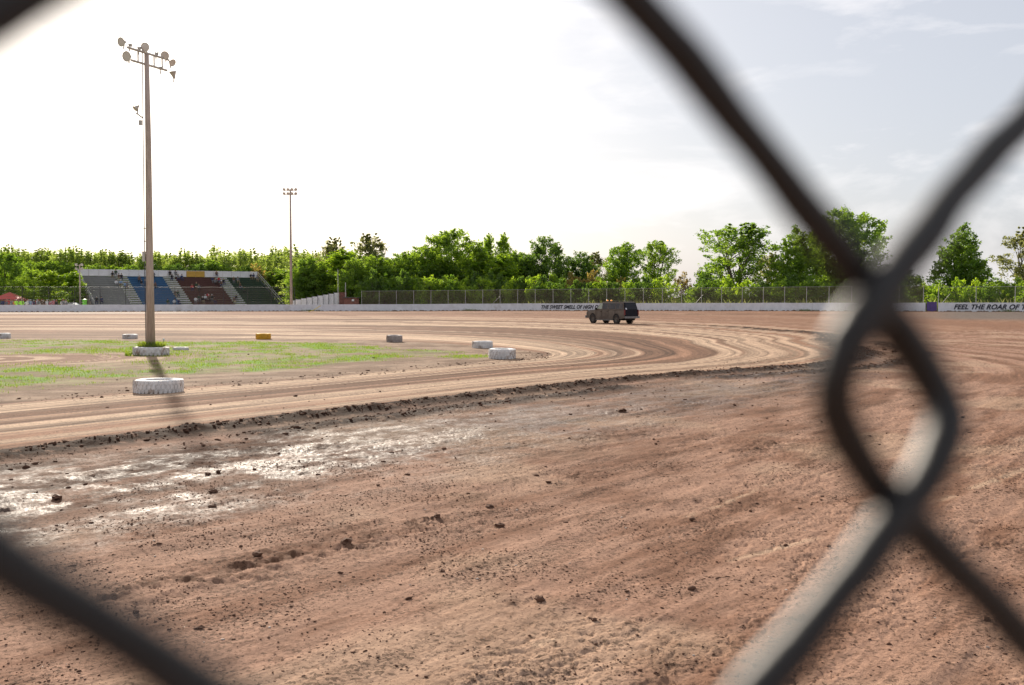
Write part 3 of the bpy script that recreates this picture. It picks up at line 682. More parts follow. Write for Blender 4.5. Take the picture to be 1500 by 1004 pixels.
# ------------------------------------------------------------ light poles
def lamp_head(parent, loc, face, size=.27, deep=.30):
    d = Vector(face).normalized(); q = d.to_track_quat('Z', 'Y').to_matrix().to_4x4()
    f = MB().lathe([(0,-deep),(size*.28,-deep*.98),(size*.4,-deep*.7),(size*.86,-deep*.12),(size,0),(size*.93,0.0),(size*.8,-.05)], loc, 18, q).build('flood_lamp', M['lampm'], parent, True)
    MB().lathe([(0,-.02),(size*.6,-.012),(size*.9,-.02)], loc, 18, q).build('lens', M['lens'], f, True)
    MB().tube(Vector(loc)-d*deep*.8, Vector(loc)-d*deep*.6+Vector((0,0,.0))-Vector((0,0,.28)), .028, n=6).build('bracket', M['lampm'], f)
    return f
def cross_arms(root, top, ad, L1, L2, gap):
    ad = Vector(ad).normalized()
    for dz, (a, b) in ((0, L1), (-gap, L2)):
        MB().tube(top+ad*a+Vector((0,.16,dz)), top+ad*b+Vector((0,.16,dz)), .055, n=6).build('crossarm', M['lampm'], root)
    for u in (L2[0]*.6, .35, L2[1]*.75):
        MB().tube(top+ad*u+Vector((0,.16,0)), top+ad*u+Vector((0,.16,-gap)), .032, n=5).build('tie', M['lampm'], root)
HP = 12.75
lp = empty('light_pole', (PB.x, PB.y, gz(PB.x, PB.y)), label='tall wooden light pole standing in the white planter tyre on the infield', cat='light pole')
MB().path([(0,0,0),(.0,0,4),(.03,0,9),(0.02,0,HP)], [.185,.15,.12,.095], 16).build('pole', M['wood'], lp, True)
ad = Vector((.94, 2.13, 0)).normalized(); top = Vector((.02, 0, HP+.05))
cross_arms(lp, top, ad, (-1.15, 1.2), (-.95, 1.1), .48)
lamp_head(lp, top+ad*-1.3+Vector((-.05,-.1,.12)), (-.45,-1,-.25), .19, .24)
lamp_head(lp, top+ad*-1.1+Vector((.02,-.1,-.42)), (-.3,-1,-.2), .215, .24)
lamp_head(lp, top+Vector((.02,-.22,.18)), (-.1,-1,-.15), .19, .24)
lamp_head(lp, top+ad*1.1+Vector((.02,-.1,.10)), (.1,-1,-.3), .18, .24)
lamp_head(lp, top+ad*1.45+Vector((.06,0,-.12)), (.9,-.5,-.6), .17, .24)
lamp_head(lp, top+ad*1.45+Vector((.06,0,-.50)), (-.2,-.1,1), .16, .30)
for u, dz in ((-.85,.12),(-.35,.1),(.65,.1),(.9,-.45)):
    lamp_head(lp, top+ad*u+Vector((0,.05,dz)), (.9,.25,-.35), .09, .15)
# a small floodlight lower on the shaft
MB().tube((-.16,-.05,10.05), (-.42,-.12,10.25), .03, n=6).build('bracket', M['lampm'], lp)
lamp_head(lp, (-.46,-.15,10.42), (-.6,-.5,-.7), .13, .24); MB().box((-.26,-.08,9.85), (.12,.1,.2)).build('junction_box', M['lampm'], lp)
MB().path([(-.17,-.12,.3),(-.16,-.13,4),(-.14,-.12,9),(-.12,-.1,13)], .018, 5).build('conduit', M['dpost'], lp)
for z in np.arange(3.2, 5.6, .55): MB().box((-.17,.02,z), (.16,.03,.03)).build('step', M['lampm'], lp)
MB().box((-.20,-.1,4.2), (.11,.12,.42)).build('junction_box', M['lampm'], lp)

def small_pole(px, D, topy, label, rad=.16, heads=6, wide=1.1, m='wood'):
    x, y = pd(px, D); z0 = gz(x, y); H = (435-topy)/F*D+CAMZ-z0
    o = empty('light_pole', (x, y, z0), label=label, cat='light pole')
    MB().path([(0,0,-.3),(0,0,H*.5),(0.02,0,H)], [rad*1.3, rad, rad*.7], 10).build('pole', M[m], o, True)
    for dz in (-.15, -.85):
        MB().tube((-wide,0,H+dz), (wide,0,H+dz), .05, n=5).build('crossarm', M['lampm'], o)
        for k in range(heads//2):
            xx = -wide+2*wide*k/(heads//2-1) if heads > 2 else 0
            lamp_head(o, Vector((xx, -.2, H+dz+.12)), (xx*.3, -1, -.4), .27)
    return o
small_pole(427, 173, 279, 'tall thin wooden light pole behind the wall right of the grandstand', .2, 8, 1.0)
small_pole(118, 175, 388, 'short light pole behind the wall just left of the grandstand', .13, 4, .5)
for px, D, ty, lab in ((495.5, 178, 395, 'bare thin pale pole standing by the rust red panel, taller of two'), (506.5, 177, 414, 'short bare pale pole beside the taller one near the chain link fence')):
    x, y = pd(px, D); z0 = gz(x, y); H = (435-ty)/F*D+CAMZ-z0
    o = MB().tube((0,0,-.3), (0,0,H), .09, .07, n=8).build('utility_post', M['galv']); o.location = (x, y, z0); tag(o, lab, 'post')

# ------------------------------------------------------------ grandstand
def grandstand():
    th = R(35); x0, y0 = pd(139, 176)
    root = empty('grandstand', (x0, y0, 0), th, label='open bleacher grandstand with grey, blue, maroon and green sections behind the wall', cat='grandstand')
    rows = 15; rise = .40; run = .85; zb = .75
    bounds = [('s_grey', 6.5), ('s_white', 2.1), ('s_blue', 6.7), ('s_white', 2.3), ('s_mar', 8.1), ('s_white', 2.3), ('s_green', 6.7)]
    x = 0
    for m_, wd in bounds:
        mb = MB().box((0,0,0), (wd-.06, .30, .06)); me = mb.mesh('bench', M[m_])
        mr = MB().box((0,0,0), (wd-.05, .03, .27)).mesh('riser', M[m_])
        mf = MB().box((0,0,0), (wd-.05, .28, .04)).mesh('footboard', M[m_])
        for r in range(rows):
            b = link('bench', me, root); b.location = (x+wd/2, r*run, zb+r*rise+(0.0 if m_ != 's_white' else -.12))
            if m_ != 's_white':
                b = link('footboard', mf, root); b.location = (x+wd/2, r*run-.31, zb+r*rise-.34)
            b = link('riser', mr, root); b.location = (x+wd/2, r*run+.17, zb+r*rise-.17)
        x += wd
    W = x; H = zb+rows*rise; D = rows*run
    # back band of panels
    n = 19; pw = W/n
    mw = MB().box((0,0,0), (pw-.05,.05,1.15)).mesh('back_panel', M['s_band']); my = MB().box((0,0,0), (pw-.05,.05,1.15)).mesh('back_panel', M['s_yel'])
    for k in range(n):
        b = link('back_panel', my if k in (11, 12) else mw, root); b.location = (pw*(k+.5), D+.1, H+.28)
    for k in range(n+1):
        MB().box((pw*k, D+.18, H/2+.4), (.1,.1,H+.9)).build('rear_post', M['s_post'], root)
        MB().box((pw*k, D*.5, H/2*.45+.1), (.1,.1,H*.45)).build('post', M['s_und'], root)
    MB().box((W/2, D+.14, H+.9), (W,.07,.07)).build('back_rail', M['s_band'], root)
    # sloping side beams, left end cladding and railing
    for sx in (0, W):
        s = -1 if sx == 0 else 1
        MB().add([(sx+s*.04,-.4,zb-.2),(sx+s*.04,D+.15,H-.15),(sx+s*.04,D+.15,H-.5),(sx+s*.04,-.4,zb-.6),(sx+s*.14,-.4,zb-.2),(sx+s*.14,D+.15,H-.15),(sx+s*.14,D+.15,H-.5),(sx+s*.14,-.4,zb-.6)],
                 [(0,1,2,3),(7,6,5,4),(0,4,5,1),(3,2,6,7),(0,3,7,4),(1,5,6,2)]).build('stringer', M['s_und'], root)
        for hh in (.55, 1.05):
            MB().tube((sx+s*.1,-.4,zb+hh-.1), (sx+s*.1,D+.1,H+hh-.2), .035, n=6).build('handrail', M['galv'], root)
        for k in range(8):
            y = -.4+(D+.5)*k/7; z = zb-.2+(H-zb)*k/7
            MB().tube((sx+s*.1,y,z), (sx+s*.1,y,z+1.1), .03, n=6).build('rail_post', M['galv'], root)
    for k in range(12):
        y = D*k/11; z = zb+(H-zb)*k/11
        MB().box((-.22, y, z/2-.1), (.06, D/11-.03, max(.3, z-.1))).build('side_board', M['s_post'], root)
    MB().box((W/2, -.45, .55), (W,.06,.9)).build('front_board', M['s_und'], root)
    return root, rows, rise, run, zb, th, (x0, y0), W
stand, ROWS, RISE, RUN, ZB, TH, (GX, GY), GW = grandstand()

# ------------------------------------------------------------ people
def make_person(kind):
    """one continuous body from a joint skeleton; metres, feet at z=0 (standing) or seat at z=0 (seated)"""
    if kind == 'stand':
        J = dict(pel=(0,0,.95), che=(0,0,1.32), nec=(0,0,1.50), hd=(0,-.01,1.63), ht=(0,0,1.74),
                 lh=(.11,0,.90), lk=(.12,-.02,.50), la=(.12,.02,.08), lf=(.13,-.14,.04), rh=(-.11,0,.90), rk=(-.13,-.03,.50), ra=(-.14,.02,.08), rf=(-.15,-.14,.04),
                 ls=(.20,0,1.42), le=(.26,.03,1.15), lw=(.24,-.10,.93), lhd=(.23,-.15,.85), rs=(-.20,0,1.42), re=(-.27,.02,1.15), rw=(-.20,-.16,1.02), rhd=(-.15,-.22,.99))
    else:
        J = dict(pel=(0,0,.14), che=(0,-.04,.50), nec=(0,-.07,.68), hd=(0,-.10,.81), ht=(0,-.09,.92),
                 lh=(.10,-.04,.12), lk=(.15,-.46,.12), la=(.14,-.44,-.30), lf=(.15,-.58,-.36), rh=(-.10,-.04,.12), rk=(-.17,-.46,.12), ra=(-.16,-.42,-.30), rf=(-.17,-.56,-.36),
                 ls=(.20,-.05,.60), le=(.25,-.14,.34), lw=(.12,-.34,.22), lhd=(.07,-.40,.20), rs=(-.20,-.05,.60), re=(-.26,-.14,.34), rw=(-.14,-.34,.22), rhd=(-.09,-.40,.20))
    Rd = dict(pel=.15, che=.16, nec=.062, hd=.098, ht=.07, lh=.095, lk=.068, la=.05, lf=.045, rh=.095, rk=.068, ra=.05, rf=.045, ls=.075, le=.05, lw=.035, lhd=.042, rs=.075, re=.05, rw=.035, rhd=.042)
    E = [('pel','che'),('che','nec'),('nec','hd'),('hd','ht'),('pel','lh'),('lh','lk'),('lk','la'),('la','lf'),('pel','rh'),('rh','rk'),('rk','ra'),('ra','rf'),('che','ls'),('ls','le'),('le','lw'),('lw','lhd'),('che','rs'),('rs','re'),('re','rw'),('rw','rhd')]
    ks = list(J); me = bpy.data.meshes.new('p'); me.from_pydata([J[k] for k in ks], [(ks.index(a), ks.index(b)) for a, b in E], [])
    o = bpy.data.objects.new('p', me); C.objects.link(o)
    o.modifiers.new('skin', 'SKIN'); sv = me.skin_vertices[0].data
    for i, k in enumerate(ks): sv[i].radius = (Rd[k], Rd[k]*(.72 if k in ('pel','che') else 1)); sv[i].use_root = (k == 'pel')
    o.modifiers.new('sub', 'SUBSURF').levels = 1
    dg = bpy.context.evaluated_depsgraph_get(); r = bpy.data.meshes.new_from_object(o.evaluated_get(dg)); C.objects.unlink(o); bpy.data.objects.remove(o)
    r.name = 'body'; r.materials.clear()
    for k in range(3): r.materials.append(None)
    hip = J['pel'][2]
    for p in r.polygons:
        c = p.center
        if kind == 'stand': i = 0 if c.z > 1.50 or (abs(c.x) > .13 and c.z < 1.1 and c.z > .8 and c.y < -.06) else (1 if c.z > .92 else 2)
        else: i = 0 if c.z > .69 or (c.y < -.30 and c.z > .17 and abs(c.x) < .14) else (1 if (c.z > .20 or (abs(c.x) > .2 and c.z > .18)) else 2)
        p.material_index = i
    r.shade_smooth()
    hz, hy = (1.665, -.0) if kind == 'stand' else (.845, -.09)
    hair = MB().lathe([(0,.115),(.06,.10),(.095,.05),(.102,0),(.09,-.045),(.07,-.05)], (0,hy+.018,hz), 12).mesh('hair', None, True)
    return r, hair
PB_ = {k: make_person(k) for k in ('stand', 'seat')}
skins = [mat('skin_light', (.50,.30,.22), .6, .05), mat('skin_tan', (.34,.19,.12), .6, .05)]
hairs = [mat('hair_dark', (.03,.02,.015), .8, .2), mat('hair_blond', (.35,.24,.12), .8, .2), mat('cap_white', (.6,.6,.6), .8, .1), mat('cap_red', (.4,.03,.03), .8, .1)]
cloth = {n: mat('cloth_'+n.replace(' ', '_'), c, .85, .1) for n, c in {'black': (.02,.02,.022), 'white': (.68,.68,.68), 'grey': (.20,.20,.21), 'navy blue': (.03,.045,.12), 'red': (.45,.04,.04), 'pale blue': (.25,.36,.52),
         'dark green': (.04,.08,.04), 'pink': (.65,.22,.25), 'brown': (.15,.09,.06), 'neon green': (.40,.85,.08), 'orange': (.75,.22,.03)}.items()}
trs = [cloth['black'], cloth['navy blue'], cloth['grey'], mat('cloth_khaki', (.30,.23,.14), .85, .1)]
def person(kind, loc, rz, shirt, label, group, hi=0, sc=1.0):
    me, hr = PB_[kind]
    o = link('person', me); o.location = loc; o.rotation_euler = (0, 0, rz); o.scale = (sc*1.05,)*3
    for i, m_ in enumerate((random.choice(skins), cloth[shirt], random.choice(trs))):
        o.material_slots[i].link = 'OBJECT'; o.material_slots[i].material = m_
    tag(o, label, 'person', group)
    h = link('hair', hr, o)
    if not hr.materials: hr.materials.append(hairs[0])
    h.material_slots[0].link = 'OBJECT'; h.material_slots[0].material = hairs[hi]
    return o
# seated in the stand: pixel position -> section and row
def stand_pt(px, py):
    best = None
    for r in range(ROWS+1):
        yl = r*RUN; zl = ZB+r*RISE+.03
        # intersect view azimuth px with the row line
        c, s = math.cos(TH), math.sin(TH); k = (px-750)/F
        # x = GX + u c - yl s ; y = GY + u s + yl c ; x = k y
        u = (k*(GY+yl*c)-GX+yl*s)/(c-k*s)
        X = GX+u*c-yl*s; Y = GY+u*s+yl*c
        sy = 435-(zl+.45-CAMZ)/Y*F
        e = abs(sy-py)
        if best is None or e < best[0]: best = (e, X, Y, zl, r, u)
    return best
seated = [(166,402,'black'),(171,400,'dark green'),(175,404,'brown'),(179,404,'black'),(171,414,'white'),(178,415,'pale blue'),(184,416,'pale blue'),(187,418,'grey'),
  (142,438,'black'),(149,438,'navy blue'),(205,409,'brown'),(208,415,'black'),(226,402,'black'),(228,418,'brown'),(250,401,'black'),(253,405,'black'),(258,401,'grey'),(262,406,'grey'),(267,406,'navy blue'),
  (257,428,'brown'),(261,430,'dark green'),(256,442,'white'),(262,441,'navy blue'),(246,441,'dark green'),(282,419,'red'),(288,417,'dark green'),(292,420,'grey'),(287,440,'white'),(292,437,'dark green'),
  (297,440,'black'),(301,437,'white'),(305,431,'red'),(306,437,'brown'),(311,436,'black'),(314,440,'brown'),(318,402,'brown'),(312,408,'navy blue'),(316,412,'grey'),(321,410,'red'),(325,415,'brown'),(328,412,'black'),
  (343,408,'brown'),(349,409,'grey'),(352,417,'brown'),(358,424,'dark green'),(368,405,'black'),(372,405,'navy blue'),(377,406,'grey'),(343,440,'brown'),(346,437,'black')]
secs = [(6.5,'grey section'),(8.6,'first aisle'),(15.3,'blue section'),(17.6,'second aisle'),(25.7,'maroon section'),(28,'third aisle'),(99,'green section')]
wh = lambda r: 'at the top of' if r > 12 else 'high in' if r > 8 else 'halfway up' if r > 4 else 'low in'
for i, (px, py, sh) in enumerate(seated):
    e, X, Y, z, r, u = stand_pt(px, py); sec = [n for b, n in secs if u < b][0]
    person('seat', (X, Y, z), TH+random.uniform(-.4,.4), sh, 'seated spectator in %s top, %s the %s of the grandstand' % (sh, wh(r), sec), 'spectators in the grandstand', random.choice([0,0,0,1,2]))
# crowd left of the stand
crowd_c = ['red','white','grey','navy blue','black','pale blue','pink','brown','white','grey']
for i in range(44):
    px = 3+i*2.15+random.uniform(-.8,.8) if i < 38 else random.uniform(74, 98); D = random.uniform(165.5, 176)
    x, y = pd(px, D); shc = random.choice(crowd_c)
    if i == 9: shc = 'orange'
    if i == 13: shc = 'neon green'
    place = 'beside the red tent' if px < 34 else 'in the middle of the crowd behind the wall' if px < 68 else 'at the right end of the crowd behind the wall'
    person('stand', (x, y, gz(x, y)+random.uniform(0,.25)), random.uniform(-.8,.8), shc, 'standing spectator in %s top %s' % (shc, place), 'spectators standing left of the grandstand', random.choice([0,0,1,2,3]))
# marshals in neon vests
for px, lab in ((24.5,'marshal in neon green vest in front of the red tent'), (33,'marshal in neon green vest and pale cap, right of the red tent')):
    x, y = pd(px, 164.2); person('stand', (x, y, gz(x,y)+.1), .1, 'neon green', lab, None, 2, 1.06)
# tent
x, y = pd(15, 180); tn = empty('canopy_tent', (x, y, 0), label='red canopy tent with peaked roof at the left behind the crowd', cat='tent')
MB().add([(-2.4,-1.8,2.1),(2.4,-1.8,2.1),(2.4,1.8,2.1),(-2.4,1.8,2.1),(0,0,3.35),(-2.4,-1.8,1.85),(2.4,-1.8,1.85),(2.4,1.8,1.85),(-2.4,1.8,1.85)],
         [(0,1,4),(1,2,4),(2,3,4),(3,0,4),(0,5,6,1),(1,6,7,2),(2,7,8,3),(3,8,5,0)]).build('canopy', M['redp'], tn)
for a in (-2.3, 2.3):
    for b in (-1.7, 1.7): MB().tube((a,b,0), (a,b,2.1), .03, n=6).build('leg', M['whitep'], tn)
# parked white car seen over the wall, bin, benches
def small_car(px, D, m_, label, rz=0):
    x, y = pd(px, D); o = empty('parked_car', (x, y, gz(x, y)), rz, label=label, cat='car')
    pr = [(-2.1,.35),(-2.15,.75),(-1.9,.9),(-1.2,.98),(-.7,1.42),(.7,1.45),(1.35,1.0),(2.0,.88),(2.15,.6),(2.1,.35)]
    n = len(pr); mb = MB(); mb.add([(a,-.85+(.1 if b > 1 else 0),b) for a, b in pr]+[(a,.85-(.1 if b > 1 else 0),b) for a, b in pr], [tuple(range(n)), tuple(range(2*n-1, n-1, -1))]+[(i, n+i, n+(i+1) % n, (i+1) % n) for i in range(n)])
    mb.build('body', m_, o)
    MB().add([(-1.05,-.80,1.0),(-.68,-.78,1.36),(.65,-.78,1.38),(1.2,-.80,1.02)], [(0,3,2,1)]).build('window', M['glassr'], o)
    for a in (-1.35, 1.35):
        for s in (-.8, .8): MB().tube((a,s-.1,.33), (a,s+.1,.33), .33, n=14).build('wheel', M['rubber'], o)
small_car(104, 168, M['whitep'], 'white car parked behind the wall left of the grandstand, only its top showing')
x, y = pd(124.5, 168.5); o = MB().lathe([(0,0),(.32,0),(.36,1.5),(.4,1.52),(.4,1.75),(0,1.85)], n=12).build('portable_bin', M['greenp']); o.location = (x, y, 0.3); tag(o, 'bright green bin behind the wall at the left foot of the grandstand', 'bin')
# board fence right of the stand rising to the right, with rust red panel
x, y = pd(425, 176); bf = empty('board_fence', (x, y, 0), label='low pale panel fence with a rust red end piece right of the far light pole', cat='fence')
x2, y2 = pd(497, 180)
for k in range(9):
    a = Vector((x, y, 0)).lerp(Vector((x2, y2, 0)), k/9)-Vector((x, y, 0)); b = Vector((x, y, 0)).lerp(Vector((x2, y2, 0)), (k+1)/9)-Vector((x, y, 0)); c = (a+b)/2; h = 1.75+.17*k
    MB().box((c.x, c.y, h/2+.1), ((b-a).length-.07, .06, h)).build('panel', M['s_band'], bf)
    MB().box((a.x, a.y-.06, h/2+.2), (.1,.08,h+.3)).build('post', M['dpost'], bf)
MB().box((x2-x+.6, y2-y, 1.75), (1.5,.4,3.1)).build('end_panel', M['rust'], bf)
for px, D, hh, m_, lab, cat_ in ((516,176,2.3,'rust','dark wooden hut with a small white notice right of the short bare post','hut'),):
    x, y = pd(px, D); o = empty('wooden_hut', (x, y, 0), label=lab, cat=cat_)
    MB().box((0,0,hh/2), (2.6,1.8,hh)).build('wall', M['rust'], o); MB().box((0,0,hh+.08), (3,2.2,.14)).build('roof', M['dpost'], o); MB().box((.3,-.93,1.9), (.4,.03,.35)).build('notice', M['whitep'], o)
x, y = pd(461, 163); o = empty('yellow_barrier', (x, y, gz(x, y)), label='small bent yellow pipe barrier at the foot of the wall', cat='barrier')
MB().path([(-.9,-.5,0),(-.2,0,.25),(.5,.4,.75),(.9,.6,1.0)], .05, 6).build('pipe', M['yellowp'], o)

# ------------------------------------------------------------ the muddy sport utility van
def van():
    p = pg(898, 474.6); root = empty('sport_utility_van', (p.x, p.y+1.2, gz(p.x, p.y+1.2)), R(180-50), label='muddy brown boxy van with dark rear glass driving away on the track', cat='van')
    root.scale = (.91, .98, 1.08)
    # local axes: +x forward, +y left side of the vehicle (faces the viewer)
    def arch(cx, r=.47, z0=.42):
        return [(cx+r*math.cos(a), z0+r*math.sin(a)) for a in np.linspace(0, math.pi, 9)]
    low = [(2.72,.48),(2.78,.62),(2.76,.98),(2.62,1.10),(1.42,1.20),(-2.70,1.20),(-2.76,.9),(-2.74,.50)]
    bot = [(-2.2,.40)]+arch(-1.62)[::-1]+[(-1.1,.28),(1.2,.28)]+arch(1.74)[::-1]+[(2.4,.46)]
    prof = low+bot; n = len(prof)
    def yw(x, z): return .97-(.10*max(0, x-1.9)/.8 if x > 1.9 else 0)-(.03 if z < .55 else 0)-(.035 if z > 1.15 else 0)
    me = bpy.data.meshes.new('body'); bm = bmesh.new()
    L_ = [bm.verts.new((a, yw(a, b), b)) for a, b in prof]; R_ = [bm.verts.new((a, -yw(a, b), b)) for a, b in prof]
    fl = bm.faces.new(L_); fr = bm.faces.new(R_[::-1])
    for i in range(n): bm.faces.new((L_[(i+1) % n], L_[i], R_[i], R_[(i+1) % n]))
    bm.normal_update()
    es = [e for e in bm.edges if len(e.link_faces) == 2 and ((e.link_faces[0] in (fl, fr)) ^ (e.link_faces[1] in (fl, fr))) and min(v.co.z for v in e.verts) > .9]
    bmesh.ops.bevel(bm, geom=es, offset=.05, segments=3, affect='EDGES')
    bmesh.ops.recalc_face_normals(bm, faces=bm.faces); bmesh.ops.triangulate(bm, faces=[f for f in bm.faces if len(f.verts) > 4])
    bm.to_mesh(me); bm.free(); me.materials.append(M['mud']); link('body', me, root)
    # greenhouse
    gh = [(1.42,1.19),(.72,1.80),(.45,1.86),(-2.35,1.88),(-2.52,1.82),(-2.71,1.19)]
    def gy(z): return .935-(z-1.19)/.69*.15
    me = bpy.data.meshes.new('cabin'); bm = bmesh.new()
    L_ = [bm.verts.new((a, gy(b), b)) for a, b in gh]; R_ = [bm.verts.new((a, -gy(b), b)) for a, b in gh]; k = len(gh)
    fl = bm.faces.new(L_); fr = bm.faces.new(R_[::-1])
    for i in range(k): bm.faces.new((L_[(i+1) % k], L_[i], R_[i], R_[(i+1) % k]))
    es = [e for e in bm.edges if len(e.link_faces) == 2 and ((e.link_faces[0] in (fl, fr)) ^ (e.link_faces[1] in (fl, fr))) and max(v.co.z for v in e.verts) > 1.5]
    bmesh.ops.bevel(bm, geom=es, offset=.06, segments=3, affect='EDGES'); bmesh.ops.recalc_face_normals(bm, faces=bm.faces)
    bm.to_mesh(me); bm.free(); me.materials.append(M['mud']); link('roof', me, root)
    # windows on both sides, windscreen, rear
    for s in (1, -1):
        for (a0, a1, b0, b1, m_) in ((1.20,.45,.66,.42,'ws'), (.38,-.46,.36,-.44,'glassd'), (-.56,-1.42,-.54,-1.40,'glassd'), (-1.52,-2.50,-1.50,-2.36,'glassd')):
            z0, z1 = 1.25, 1.74; q = [(a0, z0), (a1, z0), (b1, z1), (b0, z1)]
            vs = [(a, s*(gy(b)+.012), b) for a, b in q]+[(a, s*(gy(b)-.02), b) for a, b in q]
            f = [(0,1,2,3),(7,6,5,4),(0,4,5,1),(1,5,6,2),(2,6,7,3),(3,7,4,0)]
            MB().add(vs, f if s < 0 else [t[::-1] for t in f]).build('side_window', M[m_], root)
    MB().add([(1.37,.82,1.245),(1.37,-.82,1.245),(.76,-.74,1.775),(.76,.74,1.775)], [(0,1,2,3)]).build('windscreen', M['ws'], root)
    r = MB().add([(-2.785,.90,.62),(-2.785,-.90,.62),(-2.735,-.88,1.20),(-2.735,.88,1.20),(-2.55,-.76,1.82),(-2.55,.76,1.82),(-2.70,.90,.62),(-2.70,-.90,.62),(-2.62,-.88,1.20),(-2.62,.88,1.20),(-2.45,-.76,1.82),(-2.45,.76,1.82)],
             [(0,3,2,1),(3,5,4,2),(0,1,7,6),(5,11,10,4),(0,6,9,3),(3,9,11,5),(1,2,8,7),(2,4,10,8)]).build('rear_door', M['navy'], root); r['label'] = 'dark clean rear doors with shade painted in'
    MB().add([(-2.745,.78,1.24),(-2.745,-.78,1.24),(-2.585,-.70,1.76),(-2.585,.70,1.76)], [(0,3,2,1)]).build('rear_window', M['glassr'], r)
    MB().add([(-2.760,.80,1.22),(-2.760,.60,1.22),(-2.718,.60,1.36),(-2.718,.80,1.36)], [(0,3,2,1)]).build('sticker', M['plate'], r)
    for s in (.93, -.93): MB().box((-2.75, s*.985, .98), (.09,.11,.44)).build('tail_light', M['tail'], root)
    MB().box((-2.87, 0, .56), (.20,1.86,.17)).build('rear_bumper', M['chrome'], root)
    MB().box((2.83, 0, .56), (.16,1.84,.22)).build('front_bumper', M['chrome'], root)
    pb = MB(); 
    for y in (-.45, .45): pb.path([(2.88,y,.45),(3.02,y,.6),(3.0,y,1.0)], .04, 8)
    pb.tube((3.0,-.6,.95), (3.0,.6,.95), .035); pb.tube((3.02,-.75,.65), (3.02,.75,.65), .035); pb.build('push_bar', M['bar'], root)
    MB().box((2.775, 0, .86), (.03,1.1,.24)).build('grille', M['bar'], root)
    for s in (.72, -.72): MB().box((2.76, s, .88), (.06,.26,.2)).build('headlight', M['head'], root)
    # door seams, handles, mirror, running board
    for xx in (1.28, .42, -.50, -1.44):
        MB().box((xx, .972, .86), (.018,.012,.60)).build('door_seam', M['undr'], root)
    for xx in (.55, -.38): MB().box((xx, .985, 1.06), (.18,.03,.04)).build('door_handle', M['bar'], root)
    for s in (1, -1):
        MB().box((1.12, s*1.08, 1.27), (.10,.22,.19)).build('mirror', M['bar'], root)
        MB().box((.05, s*.98, .30), (2.3,.16,.05)).build('running_board', M['chrome'], root)
    MB().box((0,0,.42), (5.0,1.5,.26)).build('underbody', M['undr'], root)
    for cx in (1.74, -1.62):
        for s in (1, -1):
            q = Matrix.Rotation(math.pi/2, 4, 'X')
            w_ = MB().lathe([(.22,-.13),(.34,-.13),(.395,-.10),(.40,-.05),(.40,.05),(.395,.10),(.34,.13),(.22,.13)], (cx, s*.84, .40), 28, q).build('wheel', M['rubber'], root, True)
            MB().lathe([(0,-.10*s),(.06,-.105*s),(.10,-.05*s),(.18,-.06*s),(.215,-.12*s),(.225,-.12*s)], (cx, s*.84, .40), 20, q).build('rim', M['rim'], w_, True)
            lg = MB()
            for k in range(22):
                t = k/22*2*math.pi; lg.box((cx+.405*math.cos(t), s*.84, .40+.405*math.sin(t)), (.03,.24,.05), Matrix.Rotation(-t, 3, 'Y'))
            lg.build('tread', M['rubber'], w_)
            MB().lathe([(.41,-.0),(.46,.0),(.46,.02),(.41,.02)], (cx, s*(.955 if s > 0 else .975), .42), 28, q, True).build('wheel_arch', M['undr'], root)
    # roof rack and beacon
    for s in (.6, -.6): MB().tube((.2,s,1.92), (-2.2,s,1.94), .02, n=6).build('rack_rail', M['bar'], root)
    for xx in (-.5,-1.1,-1.7,-2.15): MB().tube((xx,-.6,1.93), (xx,.6,1.93), .016, n=6).build('rack_bar', M['bar'], root)
    lb = MB().box((.35,0,1.90), (.28,.8,.05)).build('light_bar', M['bar'], root)
    for y in (-.26,.26): MB().lathe([(0,.11),(.07,.10),(.10,.05),(.10,0)], (.35,y,1.925), 12).build('beacon', M['amber'], lb, True)
van()

